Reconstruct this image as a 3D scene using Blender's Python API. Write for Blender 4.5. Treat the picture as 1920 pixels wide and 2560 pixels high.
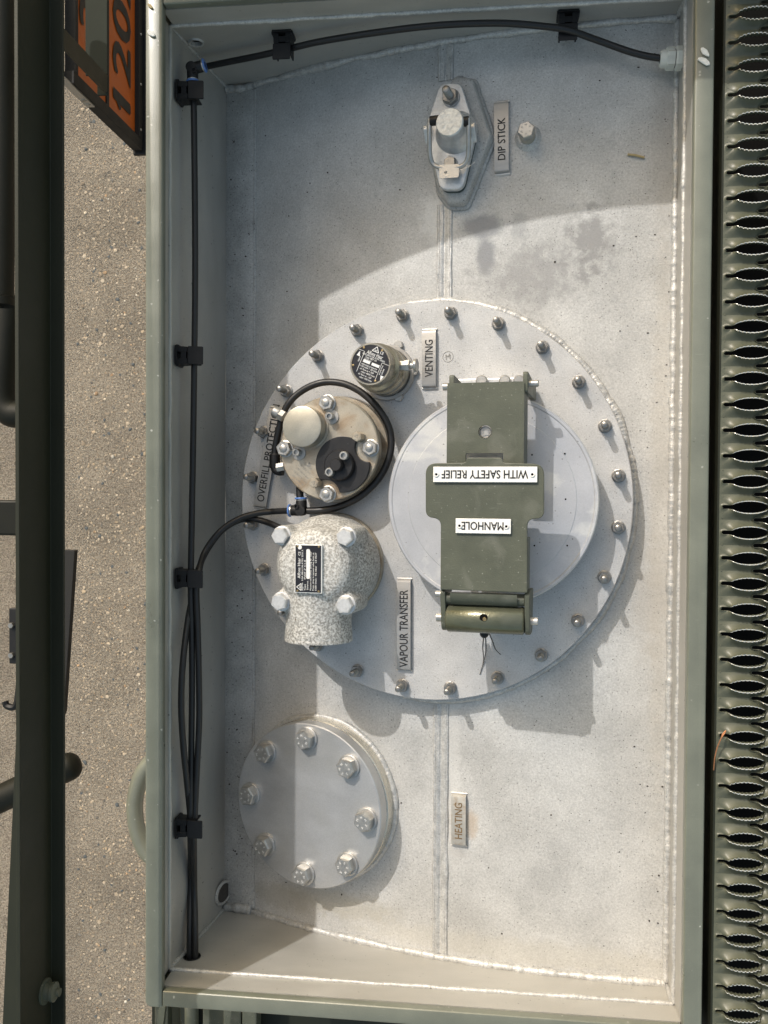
import bpy, bmesh, math, random
import numpy as np
from mathutils import Matrix, Vector, noise

random.seed(7)
rng = np.random.default_rng(7)
SC = bpy.context.scene
COL = SC.collection
for o in list(bpy.data.objects):
    bpy.data.objects.remove(o)

# ------------------------------------------------------------------ camera, sky, sun, exposure
def rotm(rx, ry, rz):
    return (Matrix.Rotation(rz, 3, 'Z') @ Matrix.Rotation(ry, 3, 'Y') @ Matrix.Rotation(rx, 3, 'X'))
FPX = 2300.0
CR = rotm(math.radians(-1.15), math.radians(6.74), math.radians(.33))
CC = Vector((.3693, .5679, .9987))
cam = bpy.data.cameras.new('camera')
cam.sensor_fit = 'AUTO'; cam.sensor_width = 36
cam.lens = FPX / 2560 * 36
cam.clip_start = .02; cam.clip_end = 2000
co = bpy.data.objects.new('camera', cam); COL.objects.link(co)
co.matrix_world = Matrix.Translation(CC) @ CR.to_4x4()
SC.camera = co

SUN = Vector((.64, -1.15, -1.0)).normalized()          # direction the light travels
elev = math.asin(-SUN.z)
az = math.atan2(-SUN.x, -SUN.y)                         # compass bearing of the sun, from +Y towards +X
world = bpy.data.worlds.new('World'); SC.world = world; world.use_nodes = True
wn = world.node_tree
sky = wn.nodes.new('ShaderNodeTexSky'); sky.sky_type = 'NISHITA'; sky.sun_disc = False
sky.sun_elevation = elev; sky.sun_rotation = az
sky.air_density = 2.3; sky.dust_density = 5.0; sky.ozone_density = .1
bg = wn.nodes['Background']; bg.inputs['Strength'].default_value = .15
wn.links.new(sky.outputs['Color'], bg.inputs['Color'])
sl = bpy.data.lights.new('sun', 'SUN'); sl.energy = 2.45; sl.angle = math.radians(.55); sl.color = (1, .976, .943)
so = bpy.data.objects.new('sun', sl); COL.objects.link(so)
so.rotation_euler = SUN.to_track_quat('-Z', 'Y').to_euler(); so.location = (-1, 2, 3)
vs = SC.view_settings
vs.view_transform = 'Standard'; vs.look = 'None'; vs.exposure = .14; vs.gamma = 1.0; vs.use_curve_mapping = False
SC.cycles.max_bounces = 8; SC.cycles.diffuse_bounces = 4; SC.cycles.glossy_bounces = 4
SC.cycles.use_denoising = True

# ------------------------------------------------------------------ measuring helpers (photo pixel -> place)
def ray(px, py):
    return CR @ Vector(((px - 960) / FPX, -(py - 1280) / FPX, -1.0))
def atz(px, py, z):
    d = ray(px, py); return CC + d * ((z - CC.z) / d.z)
def aty(px, py, y):
    d = ray(px, py); return CC + d * ((y - CC.y) / d.y)
def atx(px, py, x):
    d = ray(px, py); return CC + d * ((x - CC.x) / d.x)
def shell_z(x):
    return -.088 - .47 * max(0.0, .6 - x) ** 2.3
def shell_slope(x):
    return .47 * 2.3 * max(0.0, .6 - x) ** 1.3
def onshell(px, py, h=0.0):
    d = ray(px, py); t = 1.0
    for _ in range(60):
        P = CC + d * t
        t += (shell_z(P.x) + h - P.z) / d.z * .8
    return CC + d * t

class Frame:
    def __init__(s, O, th=0.0, az=0.0):
        s.O = Vector(O); s.M = Matrix.Translation(s.O) @ (Matrix.Rotation(-th, 4, 'Y') @ Matrix.Rotation(az, 4, 'Z'))
        s.I = s.M.inverted()
    def loc(s, px, py, h=0.0):
        o = s.I @ CC; d = s.I.to_3x3() @ ray(px, py)
        return o + d * ((h - o.z) / d.z)
    def scale(s, px, py, h=0.0):
        p = s.M @ s.loc(px, py, h)
        return -(CR.transposed() @ (p - CC)).z / FPX

# ------------------------------------------------------------------ materials
MATS = {}
def node(nt, t, **kw):
    n = nt.nodes.new(t)
    for k, v in kw.items():
        setattr(n, k, v)
    return n
def mat(name, col, rough=.5, metal=0.0, var=.12, vscale=30, speck=0.0, speck_scale=220, speck_col=(.03, .028, .025), bump=0.0, bscale=400,
        grain=0.0, gscale=700, blot=None, blot_scale=20, blot_amt=.5, blot_rng=(.45, .7), spec=.5, aniso=None, rvar=.08, coat=0.0):
    m = bpy.data.materials.new(name); m.use_nodes = True
    nt = m.node_tree; b = nt.nodes['Principled BSDF']
    L = nt.links.new
    tc = node(nt, 'ShaderNodeTexCoord')
    co_ = tc.outputs['Object']
    n1 = node(nt, 'ShaderNodeTexNoise'); n1.inputs['Scale'].default_value = vscale; n1.inputs['Detail'].default_value = 6; n1.inputs['Roughness'].default_value = .62
    if aniso:
        mp = node(nt, 'ShaderNodeMapping'); mp.inputs['Scale'].default_value = aniso; L(co_, mp.inputs['Vector']); L(mp.outputs['Vector'], n1.inputs['Vector'])
    else:
        L(co_, n1.inputs['Vector'])
    cr = node(nt, 'ShaderNodeMapRange'); cr.inputs['From Min'].default_value = .3; cr.inputs['From Max'].default_value = .7
    cr.inputs['To Min'].default_value = 1 - var; cr.inputs['To Max'].default_value = 1 + var
    L(n1.outputs['Fac'], cr.inputs['Value'])
    mul = node(nt, 'ShaderNodeMix', data_type='RGBA', blend_type='MULTIPLY'); mul.inputs[0].default_value = 1
    mul.inputs[6].default_value = (*col, 1); L(cr.outputs['Result'], mul.inputs[7])
    out = mul.outputs[2]
    if blot:
        n2 = node(nt, 'ShaderNodeTexNoise'); n2.inputs['Scale'].default_value = blot_scale; n2.inputs['Detail'].default_value = 5; n2.inputs['Distortion'].default_value = .4
        L(co_, n2.inputs['Vector'])
        r2 = node(nt, 'ShaderNodeMapRange'); r2.inputs['From Min'].default_value = blot_rng[0]; r2.inputs['From Max'].default_value = blot_rng[1]
        r2.inputs['To Max'].default_value = blot_amt
        L(n2.outputs['Fac'], r2.inputs['Value'])
        mx = node(nt, 'ShaderNodeMix', data_type='RGBA'); L(r2.outputs['Result'], mx.inputs[0]); L(out, mx.inputs[6]); mx.inputs[7].default_value = (*blot, 1)
        out = mx.outputs[2]
    if speck > 0:
        # sparse dark specks: voronoi cells kept by a slow mask, warped so they are not round
        wv = node(nt, 'ShaderNodeTexNoise'); wv.inputs['Scale'].default_value = speck_scale * 2.2; L(co_, wv.inputs['Vector'])
        sub = node(nt, 'ShaderNodeVectorMath', operation='MULTIPLY_ADD'); L(wv.outputs['Color'], sub.inputs[0]); sub.inputs[1].default_value = (.0022,) * 3; L(co_, sub.inputs[2])
        vo = node(nt, 'ShaderNodeTexVoronoi'); vo.inputs['Scale'].default_value = speck_scale; L(sub.outputs[0], vo.inputs['Vector'])
        sep = node(nt, 'ShaderNodeSeparateColor'); L(vo.outputs['Color'], sep.inputs[0])
        nm = node(nt, 'ShaderNodeTexNoise'); nm.inputs['Scale'].default_value = 9; nm.inputs['Detail'].default_value = 4; L(co_, nm.inputs['Vector'])
        th = node(nt, 'ShaderNodeMath', operation='MULTIPLY_ADD'); L(nm.outputs['Fac'], th.inputs[0]); th.inputs[1].default_value = speck * 2.2; th.inputs[2].default_value = -speck * .55
        lt = node(nt, 'ShaderNodeMath', operation='LESS_THAN'); L(sep.outputs[0], lt.inputs[0]); L(th.outputs[0], lt.inputs[1])
        rad = node(nt, 'ShaderNodeMapRange'); rad.inputs['From Min'].default_value = .42; rad.inputs['From Max'].default_value = .12; L(vo.outputs['Distance'], rad.inputs['Value'])
        rr = node(nt, 'ShaderNodeMath', operation='MULTIPLY'); L(rad.outputs['Result'], rr.inputs[0]); L(lt.outputs[0], rr.inputs[1])
        r3 = node(nt, 'ShaderNodeMath', operation='MULTIPLY'); L(rr.outputs[0], r3.inputs[0]); L(sep.outputs[1], r3.inputs[1])
        mx = node(nt, 'ShaderNodeMix', data_type='RGBA'); L(r3.outputs[0], mx.inputs[0]); L(out, mx.inputs[6]); mx.inputs[7].default_value = (*speck_col, 1)
        out = mx.outputs[2]
    if grain > 0:
        ng = node(nt, 'ShaderNodeTexNoise'); ng.inputs['Scale'].default_value = gscale; ng.inputs['Detail'].default_value = 3; ng.inputs['Roughness'].default_value = .7; L(co_, ng.inputs['Vector'])
        rg = node(nt, 'ShaderNodeMapRange'); rg.inputs['From Min'].default_value = .3; rg.inputs['From Max'].default_value = .7; rg.inputs['To Min'].default_value = 1 - grain; rg.inputs['To Max'].default_value = 1 + grain
        L(ng.outputs['Fac'], rg.inputs['Value'])
        mg = node(nt, 'ShaderNodeMix', data_type='RGBA', blend_type='MULTIPLY'); mg.inputs[0].default_value = 1; L(out, mg.inputs[6]); L(rg.outputs['Result'], mg.inputs[7])
        out = mg.outputs[2]
    L(out, b.inputs['Base Color'])
    b.inputs['Metallic'].default_value = metal
    b.inputs['Specular IOR Level'].default_value = spec
    b.inputs['Coat Weight'].default_value = coat
    rr = node(nt, 'ShaderNodeMapRange'); rr.inputs['From Min'].default_value = .3; rr.inputs['From Max'].default_value = .7
    rr.inputs['To Min'].default_value = rough - rvar; rr.inputs['To Max'].default_value = rough + rvar
    L(n1.outputs['Fac'], rr.inputs['Value']); L(rr.outputs['Result'], b.inputs['Roughness'])
    if bump > 0:
        nb = node(nt, 'ShaderNodeTexNoise'); nb.inputs['Scale'].default_value = bscale; nb.inputs['Detail'].default_value = 4; L(co_, nb.inputs['Vector'])
        bp = node(nt, 'ShaderNodeBump'); bp.inputs['Strength'].default_value = 1.0; bp.inputs['Distance'].default_value = bump
        L(nb.outputs['Fac'], bp.inputs['Height']); L(bp.outputs['Normal'], b.inputs['Normal'])
    MATS[name] = m
    return m

mat('aluminium_shell', (.49, .485, .47), .48, .08, .16, 14, speck=.28, speck_scale=480, bump=.00035, bscale=800, grain=.20, gscale=460, blot=(.36, .355, .34), blot_scale=9, blot_amt=.6, blot_rng=(.48, .72))
mat('aluminium_wall', (.42, .41, .385), .42, .25, .10, 9, speck=.05, speck_scale=300, bump=.00015, bscale=700, grain=.06, aniso=(1, 1, 3), blot=(.345, .33, .295), blot_scale=6, blot_amt=.5)
mat('aluminium_foot', (.40, .395, .38), .55, .15, .18, 30, grain=.2, gscale=450, speck=.42, speck_scale=420, bump=.0003, bscale=900)
mat('weld_metal', (.52, .515, .50), .46, .4, .22, 120, grain=.2, gscale=500, bump=.0005, bscale=700, blot=(.45, .44, .42), blot_scale=60, blot_amt=.55, speck=.06, speck_scale=420)
mat('plate_aluminium', (.49, .49, .49), .46, .15, .13, 20, speck=.30, speck_scale=560, bump=.0003, bscale=800, grain=.14, gscale=560, blot=(.38, .38, .385), blot_scale=12, blot_amt=.5, blot_rng=(.5, .75))
mat('lid_aluminium', (.47, .48, .51), .38, .35, .10, 14, grain=.06, gscale=600, bump=.00012, bscale=900, blot=(.68, .68, .66), blot_scale=16, blot_amt=.6, blot_rng=(.6, .66), speck=.04, speck_scale=420)
mat('machined_aluminium', (.52, .52, .525), .36, .6, .08, 22, grain=.08, gscale=600, rvar=.03, aniso=(1, 2, 1), blot=(.44, .43, .40), blot_scale=14, blot_amt=.45)
mat('machined_edge', (.62, .59, .52), .28, .75, .1, 40, aniso=(1, 1, 8), bump=.0001, bscale=500)
mat('steel', (.46, .45, .43), .36, .75, .14, 120, bump=.0002, bscale=900)
mat('galvanised', (.64, .645, .65), .42, .55, .12, 260, bump=.0002, bscale=900, blot=(.45, .45, .45), blot_scale=150, blot_amt=.4)
mat('stud_steel', (.30, .29, .275), .33, .8, .2, 200, bump=.0003, bscale=900)
mat('dark_steel', (.36, .35, .33), .35, .8, .2, 150, bump=.0003, bscale=900)
mat('stainless_tan', (.45, .405, .33), .38, .5, .16, 35, grain=.1, blot=(.27, .175, .095), blot_scale=38, blot_amt=.7, blot_rng=(.46, .68), bump=.00015, bscale=700, speck=.05, speck_scale=420)
mat('stainless_cap', (.46, .43, .36), .36, .6, .12, 40, grain=.08, blot=(.34, .29, .22), blot_scale=24, blot_amt=.4, bump=.0001, bscale=900)
mat('vent_metal', (.40, .375, .32), .3, .75, .12, 60, aniso=(1, 1, 10), blot=(.28, .22, .15), blot_scale=30, blot_amt=.4, bump=.0001, bscale=700)
mat('rusty_stainless', (.58, .57, .55), .4, .5, .1, 60, blot=(.30, .17, .08), blot_scale=70, blot_amt=.6, blot_rng=(.58, .78))
mat('plate_stainless', (.40, .39, .375), .38, .45, .08, 50, aniso=(5, 1, 1), blot=(.45, .41, .36), blot_scale=40, blot_amt=.4)
mat('tarnished_strip', (.45, .43, .39), .42, .3, .15, 60, blot=(.28, .18, .09), blot_scale=90, blot_amt=.5, blot_rng=(.56, .72))
mat('cast_mottled', (.27, .265, .25), .55, .1, .3, 25, blot=(.63, .63, .62), blot_scale=400, blot_amt=.85, blot_rng=(.40, .61), grain=.12, bump=.0005, bscale=300, speck=.05, speck_scale=330, speck_col=(.10, .06, .03))
mat('pitted_zinc', (.62, .63, .62), .45, .35, .2, 300, blot=(.30, .31, .31), blot_scale=260, blot_amt=.5, bump=.0006, bscale=260)
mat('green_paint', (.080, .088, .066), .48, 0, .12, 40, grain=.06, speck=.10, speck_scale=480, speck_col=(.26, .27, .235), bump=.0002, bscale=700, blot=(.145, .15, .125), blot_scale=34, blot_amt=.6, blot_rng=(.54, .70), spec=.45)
mat('rim_paint', (.15, .16, .128), .34, 0, .14, 20, grain=.06, speck=.035, speck_scale=260, speck_col=(.6, .6, .55), bump=.0001, bscale=900, spec=.9, blot=(.18, .19, .15), blot_scale=14, blot_amt=.4)
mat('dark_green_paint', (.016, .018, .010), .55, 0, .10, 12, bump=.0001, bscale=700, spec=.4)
mat('grate_paint', (.085, .09, .062), .40, 0, .10, 60, bump=.0001, bscale=900, spec=.6)
mat('bracket_paint', (.040, .044, .036), .88, 0, .1, 20, spec=.1)
mat('worn_edge', (.72, .72, .68), .35, .5, .12, 200)
mat('black_plastic', (.008, .008, .009), .5, 0, .2, 80, spec=.4)
mat('black_hose', (.011, .011, .012), .42, 0, .15, 60, spec=.5, bump=.0001, bscale=600)
mat('shade_green', (.006, .0068, .004), .55, 0, .1, 20, spec=.3)  # green paint taken near black for the shade around the far-left parts
mat('black_cover', (.009, .009, .011), .45, 0, .2, 100, speck=.06, speck_scale=420, speck_col=(.12, .12, .12), spec=.5, bump=.0002, bscale=800)
mat('blue_plastic', (.10, .21, .52), .35, 0, .05)
mat('ivory_plastic', (.62, .64, .60), .45, 0, .06, 60)
mat('white_sign', (.80, .80, .79), .35, 0, .04, 60, spec=.5)
mat('black_ink', (.015, .015, .016), .6, 0, .05)
mat('faded_ink', (.19, .125, .06), .6, .1, .15, 200)
mat('grey_ink', (.24, .23, .21), .6, 0, .2, 200)
mat('white_ink', (.75, .75, .75), .5, 0, .05)
mat('nameplate_black', (.016, .016, .022), .35, .2, .1, 60)
mat('orange_plate', (.46, .095, .005), .42, 0, .08, 20, spec=.4)
mat('rubber_black', (.010, .010, .010), .7, 0, .1)
mat('brass', (.36, .27, .14), .35, .8, .1, 100)
mat('gasket_green', (.03, .05, .05), .6, 0, .1)
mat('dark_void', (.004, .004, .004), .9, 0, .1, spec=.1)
mat('drain_grey', (.06, .055, .05), .7, 0, .3, 200, spec=.3)
mat('chip_white', (.75, .75, .72), .3, 0, .1, 200)
mat('straw', (.42, .33, .17), .7, 0, .15, 200)
mat('copper', (.55, .24, .12), .35, .8, .1, 100)
mat('dirt_dark', (.035, .026, .02), .8, 0, .3, 300)
mat('cable_thread', (.05, .05, .05), .7, 0, .1)
mat('roller_paint', (.105, .112, .075), .22, .35, .12, 50, spec=.7, bump=.0002, bscale=500, blot=(.16, .165, .13), blot_scale=40, blot_amt=.5)

def add_stains(name, stains):
    """dried puddles, footprints and smears with a shape of their own (x, y, rx, ry, amount, colour, ragged)"""
    m = MATS[name]; nt = m.node_tree; L = nt.links.new; b = nt.nodes['Principled BSDF']
    src = b.inputs['Base Color'].links[0].from_socket
    tc = node(nt, 'ShaderNodeTexCoord')
    nz = node(nt, 'ShaderNodeTexNoise'); nz.inputs['Scale'].default_value = 75; nz.inputs['Detail'].default_value = 6; nz.inputs['Roughness'].default_value = .65; L(tc.outputs['Object'], nz.inputs['Vector'])
    for (x, y, rx, ry, amt, col, rag) in stains:
        mp = node(nt, 'ShaderNodeMapping'); mp.vector_type = 'TEXTURE'
        mp.inputs['Location'].default_value = (x, y, 0); mp.inputs['Scale'].default_value = (rx, ry, 1e3)
        L(tc.outputs['Object'], mp.inputs['Vector'])
        ln = node(nt, 'ShaderNodeVectorMath', operation='LENGTH'); L(mp.outputs['Vector'], ln.inputs[0])
        ad = node(nt, 'ShaderNodeMath', operation='MULTIPLY_ADD'); L(nz.outputs['Fac'], ad.inputs[0]); ad.inputs[1].default_value = rag; L(ln.outputs['Value'], ad.inputs[2])
        mr = node(nt, 'ShaderNodeMapRange'); mr.interpolation_type = 'SMOOTHSTEP'
        mr.inputs['From Min'].default_value = 1.15 + rag * .55; mr.inputs['From Max'].default_value = .55 + rag * .42; mr.inputs['To Max'].default_value = amt
        L(ad.outputs[0], mr.inputs['Value'])
        mx = node(nt, 'ShaderNodeMix', data_type='RGBA'); L(mr.outputs['Result'], mx.inputs[0]); L(src, mx.inputs[6]); mx.inputs[7].default_value = (*col, 1)
        src = mx.outputs[2]
    L(src, b.inputs['Base Color'])
def sp(px, py):
    p = onshell(px, py); return p.x, p.y
add_stains('aluminium_shell', [
    (*sp(1205, 565), .030, .016, .85, (.21, .215, .225), .9), (*sp(1215, 640), .013, .026, .85, (.21, .215, .225), .8),
    (*sp(1300, 570), .012, .020, .55, (.28, .28, .28), 2.2), (*sp(1480, 600), .032, .038, .8, (.24, .235, .23), 3.2), (*sp(1330, 690), .06, .034, .65, (.27, .265, .26), 3.6),
    (*sp(1085, 545), .020, .030, .45, (.74, .74, .72), 2.0), (*sp(1130, 1900), .012, .15, .3, (.72, .71, .68), 2.0),
    (*sp(830, 2255), .09, .020, .45, (.40, .365, .29), 1.4), (*sp(700, 2240), .06, .018, .5, (.33, .31, .27), 1.6),
    (*sp(1300, 2380), .25, .018, .30, (.45, .42, .35), 1.4), (*sp(1650, 1300), .014, .35, .30, (.46, .42, .36), 1.6), (*sp(1660, 300), .016, .15, .30, (.36, .34, .32), 1.6),
    (*sp(1176, 2060), .010, .018, .5, (.42, .30, .18), 1.4), (*sp(1146, 2130), .014, .008, .4, (.38, .36, .34), 1.2),
    (*sp(1620, 1480), .020, .08, .30, (.42, .38, .33), 2.0), (*sp(1500, 150), .05, .03, .35, (.36, .34, .32), 2.2)])

def add_wear(name, col, amt):
    """fine pale scratches"""
    m = MATS[name]; nt = m.node_tree; L = nt.links.new; b = nt.nodes['Principled BSDF']
    src = b.inputs['Base Color'].links[0].from_socket
    tc = node(nt, 'ShaderNodeTexCoord')
    n2 = node(nt, 'ShaderNodeTexNoise'); n2.inputs['Scale'].default_value = 1; n2.inputs['Detail'].default_value = 2
    mp = node(nt, 'ShaderNodeMapping'); mp.inputs['Rotation'].default_value = (0, 0, .9); mp.inputs['Scale'].default_value = (60, 900, 60); L(tc.outputs['Object'], mp.inputs['Vector']); L(mp.outputs['Vector'], n2.inputs['Vector'])
    r2 = node(nt, 'ShaderNodeMapRange'); r2.inputs['From Min'].default_value = .70; r2.inputs['From Max'].default_value = .76; r2.inputs['To Max'].default_value = amt; L(n2.outputs['Fac'], r2.inputs['Value'])
    m2 = node(nt, 'ShaderNodeMix', data_type='RGBA'); L(r2.outputs['Result'], m2.inputs[0]); L(src, m2.inputs[6]); m2.inputs[7].default_value = (*col, 1)
    L(m2.outputs[2], b.inputs['Base Color'])
add_wear('green_paint', (.22, .225, .195), .6)
add_wear('rim_paint', (.30, .31, .27), .4)

# ------------------------------------------------------------------ mesh helpers
I4 = Matrix.Identity(4)
class MB:
    def __init__(s):
        s.v = []; s.f = []; s.mi = []; s.flat = []
    def add(s, vs, fs, T=I4, mi=0):
        o = len(s.v)
        for p in vs:
            s.v.append(tuple(T @ Vector(p)))
        for f in fs:
            s.f.append([i + o for i in f]); s.mi.append(mi)
        return s
    def box(s, x0, x1, y0, y1, z0, z1, T=I4, mi=0):
        vs = [(x, y, z) for z in (z0, z1) for y in (y0, y1) for x in (x0, x1)]
        fs = [(0, 2, 3, 1), (4, 5, 7, 6), (0, 1, 5, 4), (2, 6, 7, 3), (0, 4, 6, 2), (1, 3, 7, 5)]
        return s.add(vs, fs, T, mi)
    def lathe(s, prof, T=I4, seg=36, mi=0, a0=0.0, a1=2 * math.pi):
        full = abs(a1 - a0 - 2 * math.pi) < 1e-6
        n = seg if full else seg + 1
        vs = []; rings = []
        for r, z in prof:
            if r < 1e-7:
                rings.append([len(vs)]); vs.append((0, 0, z))
            else:
                rings.append(list(range(len(vs), len(vs) + n)))
                for k in range(n):
                    a = a0 + (a1 - a0) * k / seg
                    vs.append((r * math.cos(a), r * math.sin(a), z))
        fs = []
        for A, B in zip(rings[:-1], rings[1:]):
            for k in range(seg):
                k2 = (k + 1) % n
                if len(A) == 1 and len(B) == 1: continue
                if len(A) == 1: fs.append((A[0], B[k2], B[k]))
                elif len(B) == 1: fs.append((A[k], A[k2], B[0]))
                else: fs.append((A[k], A[k2], B[k2], B[k]))
        return s.add(vs, fs, T, mi)
    def cyl(s, x, y, r, z0, z1, seg=32, ch=0.0, mi=0, T=I4):
        if ch > 0: prof = [(0, z0), (r, z0), (r, z1 - ch), (r - ch, z1), (0, z1)]
        else: prof = [(0, z0), (r, z0), (r, z1), (0, z1)]
        return s.lathe(prof, T @ Matrix.Translation((x, y, 0)), seg, mi)
    def prism(s, poly, z0, z1, T=I4, mi=0):
        n = len(poly)
        vs = [(p[0], p[1], z0) for p in poly] + [(p[0], p[1], z1) for p in poly]
        fs = [tuple(range(n - 1, -1, -1)), tuple(range(n, 2 * n))] + [(i, (i + 1) % n, n + (i + 1) % n, n + i) for i in range(n)]
        return s.add(vs, fs, T, mi)
    def hexa(s, x, y, af, z0, z1, rot=0.0, T=I4, mi=0, ch=.08):
        R = af / 2 / math.cos(math.pi / 6)
        rings = []; vs = []
        for R_, z in ((R, z0), (R, z1 - af * ch), (R * .90, z1)):
            rings.append(len(vs))
            for k in range(6):
                a = rot + k * math.pi / 3
                vs.append((x + R_ * math.cos(a), y + R_ * math.sin(a), z))
        fs = [(5, 4, 3, 2, 1, 0), tuple(range(12, 18))]
        for a in (0, 6):
            for k in range(6):
                k2 = (k + 1) % 6
                fs.append((a + k, a + k2, a + 6 + k2, a + 6 + k))
        return s.add(vs, fs, T, mi)
    def tube(s, pts, r, seg=12, caps=True, T=I4, mi=0, squash=None):
        pts = [Vector(p) for p in pts]
        n = len(pts)
        rf = r if callable(r) else (lambda i: r)
        t = [(pts[min(i + 1, n - 1)] - pts[max(i - 1, 0)]).normalized() for i in range(n)]
        u = t[0].orthogonal().normalized()
        vs = []
        for i in range(n):
            u = (u - t[i] * u.dot(t[i])).normalized()
            w = t[i].cross(u)
            for k in range(seg):
                a = 2 * math.pi * k / seg
                vs.append(pts[i] + (u * math.cos(a) + w * math.sin(a)) * rf(i))
        fs = []
        for i in range(n - 1):
            for k in range(seg):
                k2 = (k + 1) % seg
                fs.append((i * seg + k, i * seg + k2, (i + 1) * seg + k2, (i + 1) * seg + k))
        if caps:
            fs.append(tuple(range(seg - 1, -1, -1))); fs.append(tuple(range((n - 1) * seg, n * seg)))
        return s.add(vs, fs, T, mi)
    def mesh(s, name, mats, sharp=32, bevel=0.0, bseg=2):
        me = bpy.data.meshes.new(name)
        me.from_pydata(s.v, [], s.f)
        if not isinstance(mats, (list, tuple)): mats = [mats]
        for m in mats: me.materials.append(MATS[m])
        if len(mats) > 1: me.polygons.foreach_set('material_index', s.mi)
        bm = bmesh.new(); bm.from_mesh(me)
        bmesh.ops.recalc_face_normals(bm, faces=bm.faces)
        if bevel > 0:
            ed = [e for e in bm.edges if len(e.link_faces) == 2 and e.calc_face_angle(0) > math.radians(28)]
            bmesh.ops.bevel(bm, geom=ed, offset=bevel, segments=bseg, profile=.5, affect='EDGES', clamp_overlap=True)
        bm.to_mesh(me); bm.free()
        me.polygons.foreach_set('use_smooth', [True] * len(me.polygons))
        me.set_sharp_from_angle(angle=math.radians(min(sharp, 18) if bevel > 0 else sharp))
        me.update()
        return me
    def build(s, name, mats, parent=None, M=None, sharp=32, bevel=0.0, bseg=2):
        return place(name, s.mesh(name, mats, sharp, bevel, bseg), parent, M)

def place(name, me, parent=None, M=None):
    o = bpy.data.objects.new(name, me); COL.objects.link(o)
    if parent is not None: o.parent = parent
    if M is not None: o.matrix_basis = M
    return o
def tag(o, label, cat, group=None):
    o['label'] = label; o['category'] = cat
    if group: o['group'] = group
    return o
def thing(name, label, cat, M, group=None):
    o = bpy.data.objects.new(name, None); COL.objects.link(o)
    o.empty_display_size = .02; o.matrix_basis = M
    return tag(o, label, cat, group)
def structure(o):
    o['kind'] = 'structure'; return o
def spline(pts, n=8):
    P = [Vector(p) for p in pts]
    P = [P[0] * 2 - P[1]] + P + [P[-1] * 2 - P[-2]]
    out = []
    for i in range(1, len(P) - 2):
        a, b, c, d = P[i - 1:i + 3]
        for k in range(n):
            t = k / n
            out.append(.5 * (2 * b + (c - a) * t + (2 * a - 5 * b + 4 * c - d) * t * t + (3 * b - a - 3 * c + d) * t ** 3))
    out.append(P[-2])
    return out
def resample(pts, step):
    pts = [Vector(p) for p in pts]
    out = [pts[0]]; acc = 0.0
    for a, b in zip(pts[:-1], pts[1:]):
        L = (b - a).length
        if L < 1e-9: continue
        pos = step - acc
        while pos <= L:
            out.append(a + (b - a) * (pos / L)); pos += step
        acc = L - (pos - step)
    return out
def bead(pts, r, pitch=.0045, wob=.12, flat=1.0, seed=0, seg=10):
    """weld bead: overlapping ripples laid along a path"""
    P = resample(pts, pitch / 5)
    mb = MB(); rs = []
    rr = random.Random(seed)
    base = 1.0
    ph = 0.0
    Q = []
    for i, p in enumerate(P):
        s = i * pitch / 5
        big = noise.noise(Vector((s * 22 + seed * 3.1, seed * 1.7, 0)))
        ph += .2 * (1 + .35 * noise.noise(Vector((s * 60, seed, 5))))
        saw = ph % 1.0
        amp = .10 * max(0.0, .45 + 1.1 * noise.noise(Vector((s * 40, seed * 2.3, 7))))
        rs.append(r * (.92 + amp * saw + wob * 1.9 * big + wob * .9 * noise.noise(Vector((s * 130, seed, 9)))))
        Q.append(p + Vector((noise.noise(Vector((s * 35, seed, 1))), noise.noise(Vector((s * 35, seed, 2))), noise.noise(Vector((s * 35, seed, 3))))) * r * .30)
    mb.tube(Q, lambda i: rs[i], seg)
    return mb
def circle_pts(r, z, n, cx=0, cy=0, a0=0, a1=2 * math.pi):
    return [Vector((cx + r * math.cos(a0 + (a1 - a0) * k / n), cy + r * math.sin(a0 + (a1 - a0) * k / n), z)) for k in range(n + 1)]
def rounded_poly(pts, rads, seg=6):
    out = []
    n = len(pts)
    for i in range(n):
        p = Vector((*pts[i], 0)); a = Vector((*pts[i - 1], 0)); b = Vector((*pts[(i + 1) % n], 0))
        r = rads[i] if isinstance(rads, (list, tuple)) else rads
        if r <= 0: out.append((p.x, p.y)); continue
        u = (a - p).normalized(); w = (b - p).normalized()
        ang = u.angle(w)
        d = min(r / math.tan(ang / 2), (a - p).length * .49, (b - p).length * .49)
        s, e = p + u * d, p + w * d
        for k in range(seg + 1):
            t = k / seg
            q = (s * (1 - t) ** 2 + p * 2 * t * (1 - t) + e * t * t)
            out.append((q.x, q.y))
    return out
def holed(mb, outer, holes, z0, z1, T=I4, mi=0):
    """a plate with real holes through it"""
    bm = bmesh.new()
    for loop in [outer] + holes:
        vs = [bm.verts.new((p[0], p[1], 0)) for p in loop]
        for i in range(len(vs)): bm.edges.new((vs[i], vs[(i + 1) % len(vs)]))
    bmesh.ops.triangle_fill(bm, use_beauty=True, use_dissolve=False, edges=bm.edges[:])
    bm.verts.index_update()
    V = [tuple(v.co) for v in bm.verts]; F = [[v.index for v in f.verts] for f in bm.faces]
    bm.free()
    mb.add([(x, y, z1) for x, y, _ in V], F, T, mi); mb.add([(x, y, z0) for x, y, _ in V], F, T, mi)
    for loop in [outer] + holes:
        n = len(loop)
        mb.add([(p[0], p[1], z0) for p in loop] + [(p[0], p[1], z1) for p in loop], [(i, (i + 1) % n, n + (i + 1) % n, n + i) for i in range(n)], T, mi)
    return mb
TXT = {}
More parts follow.
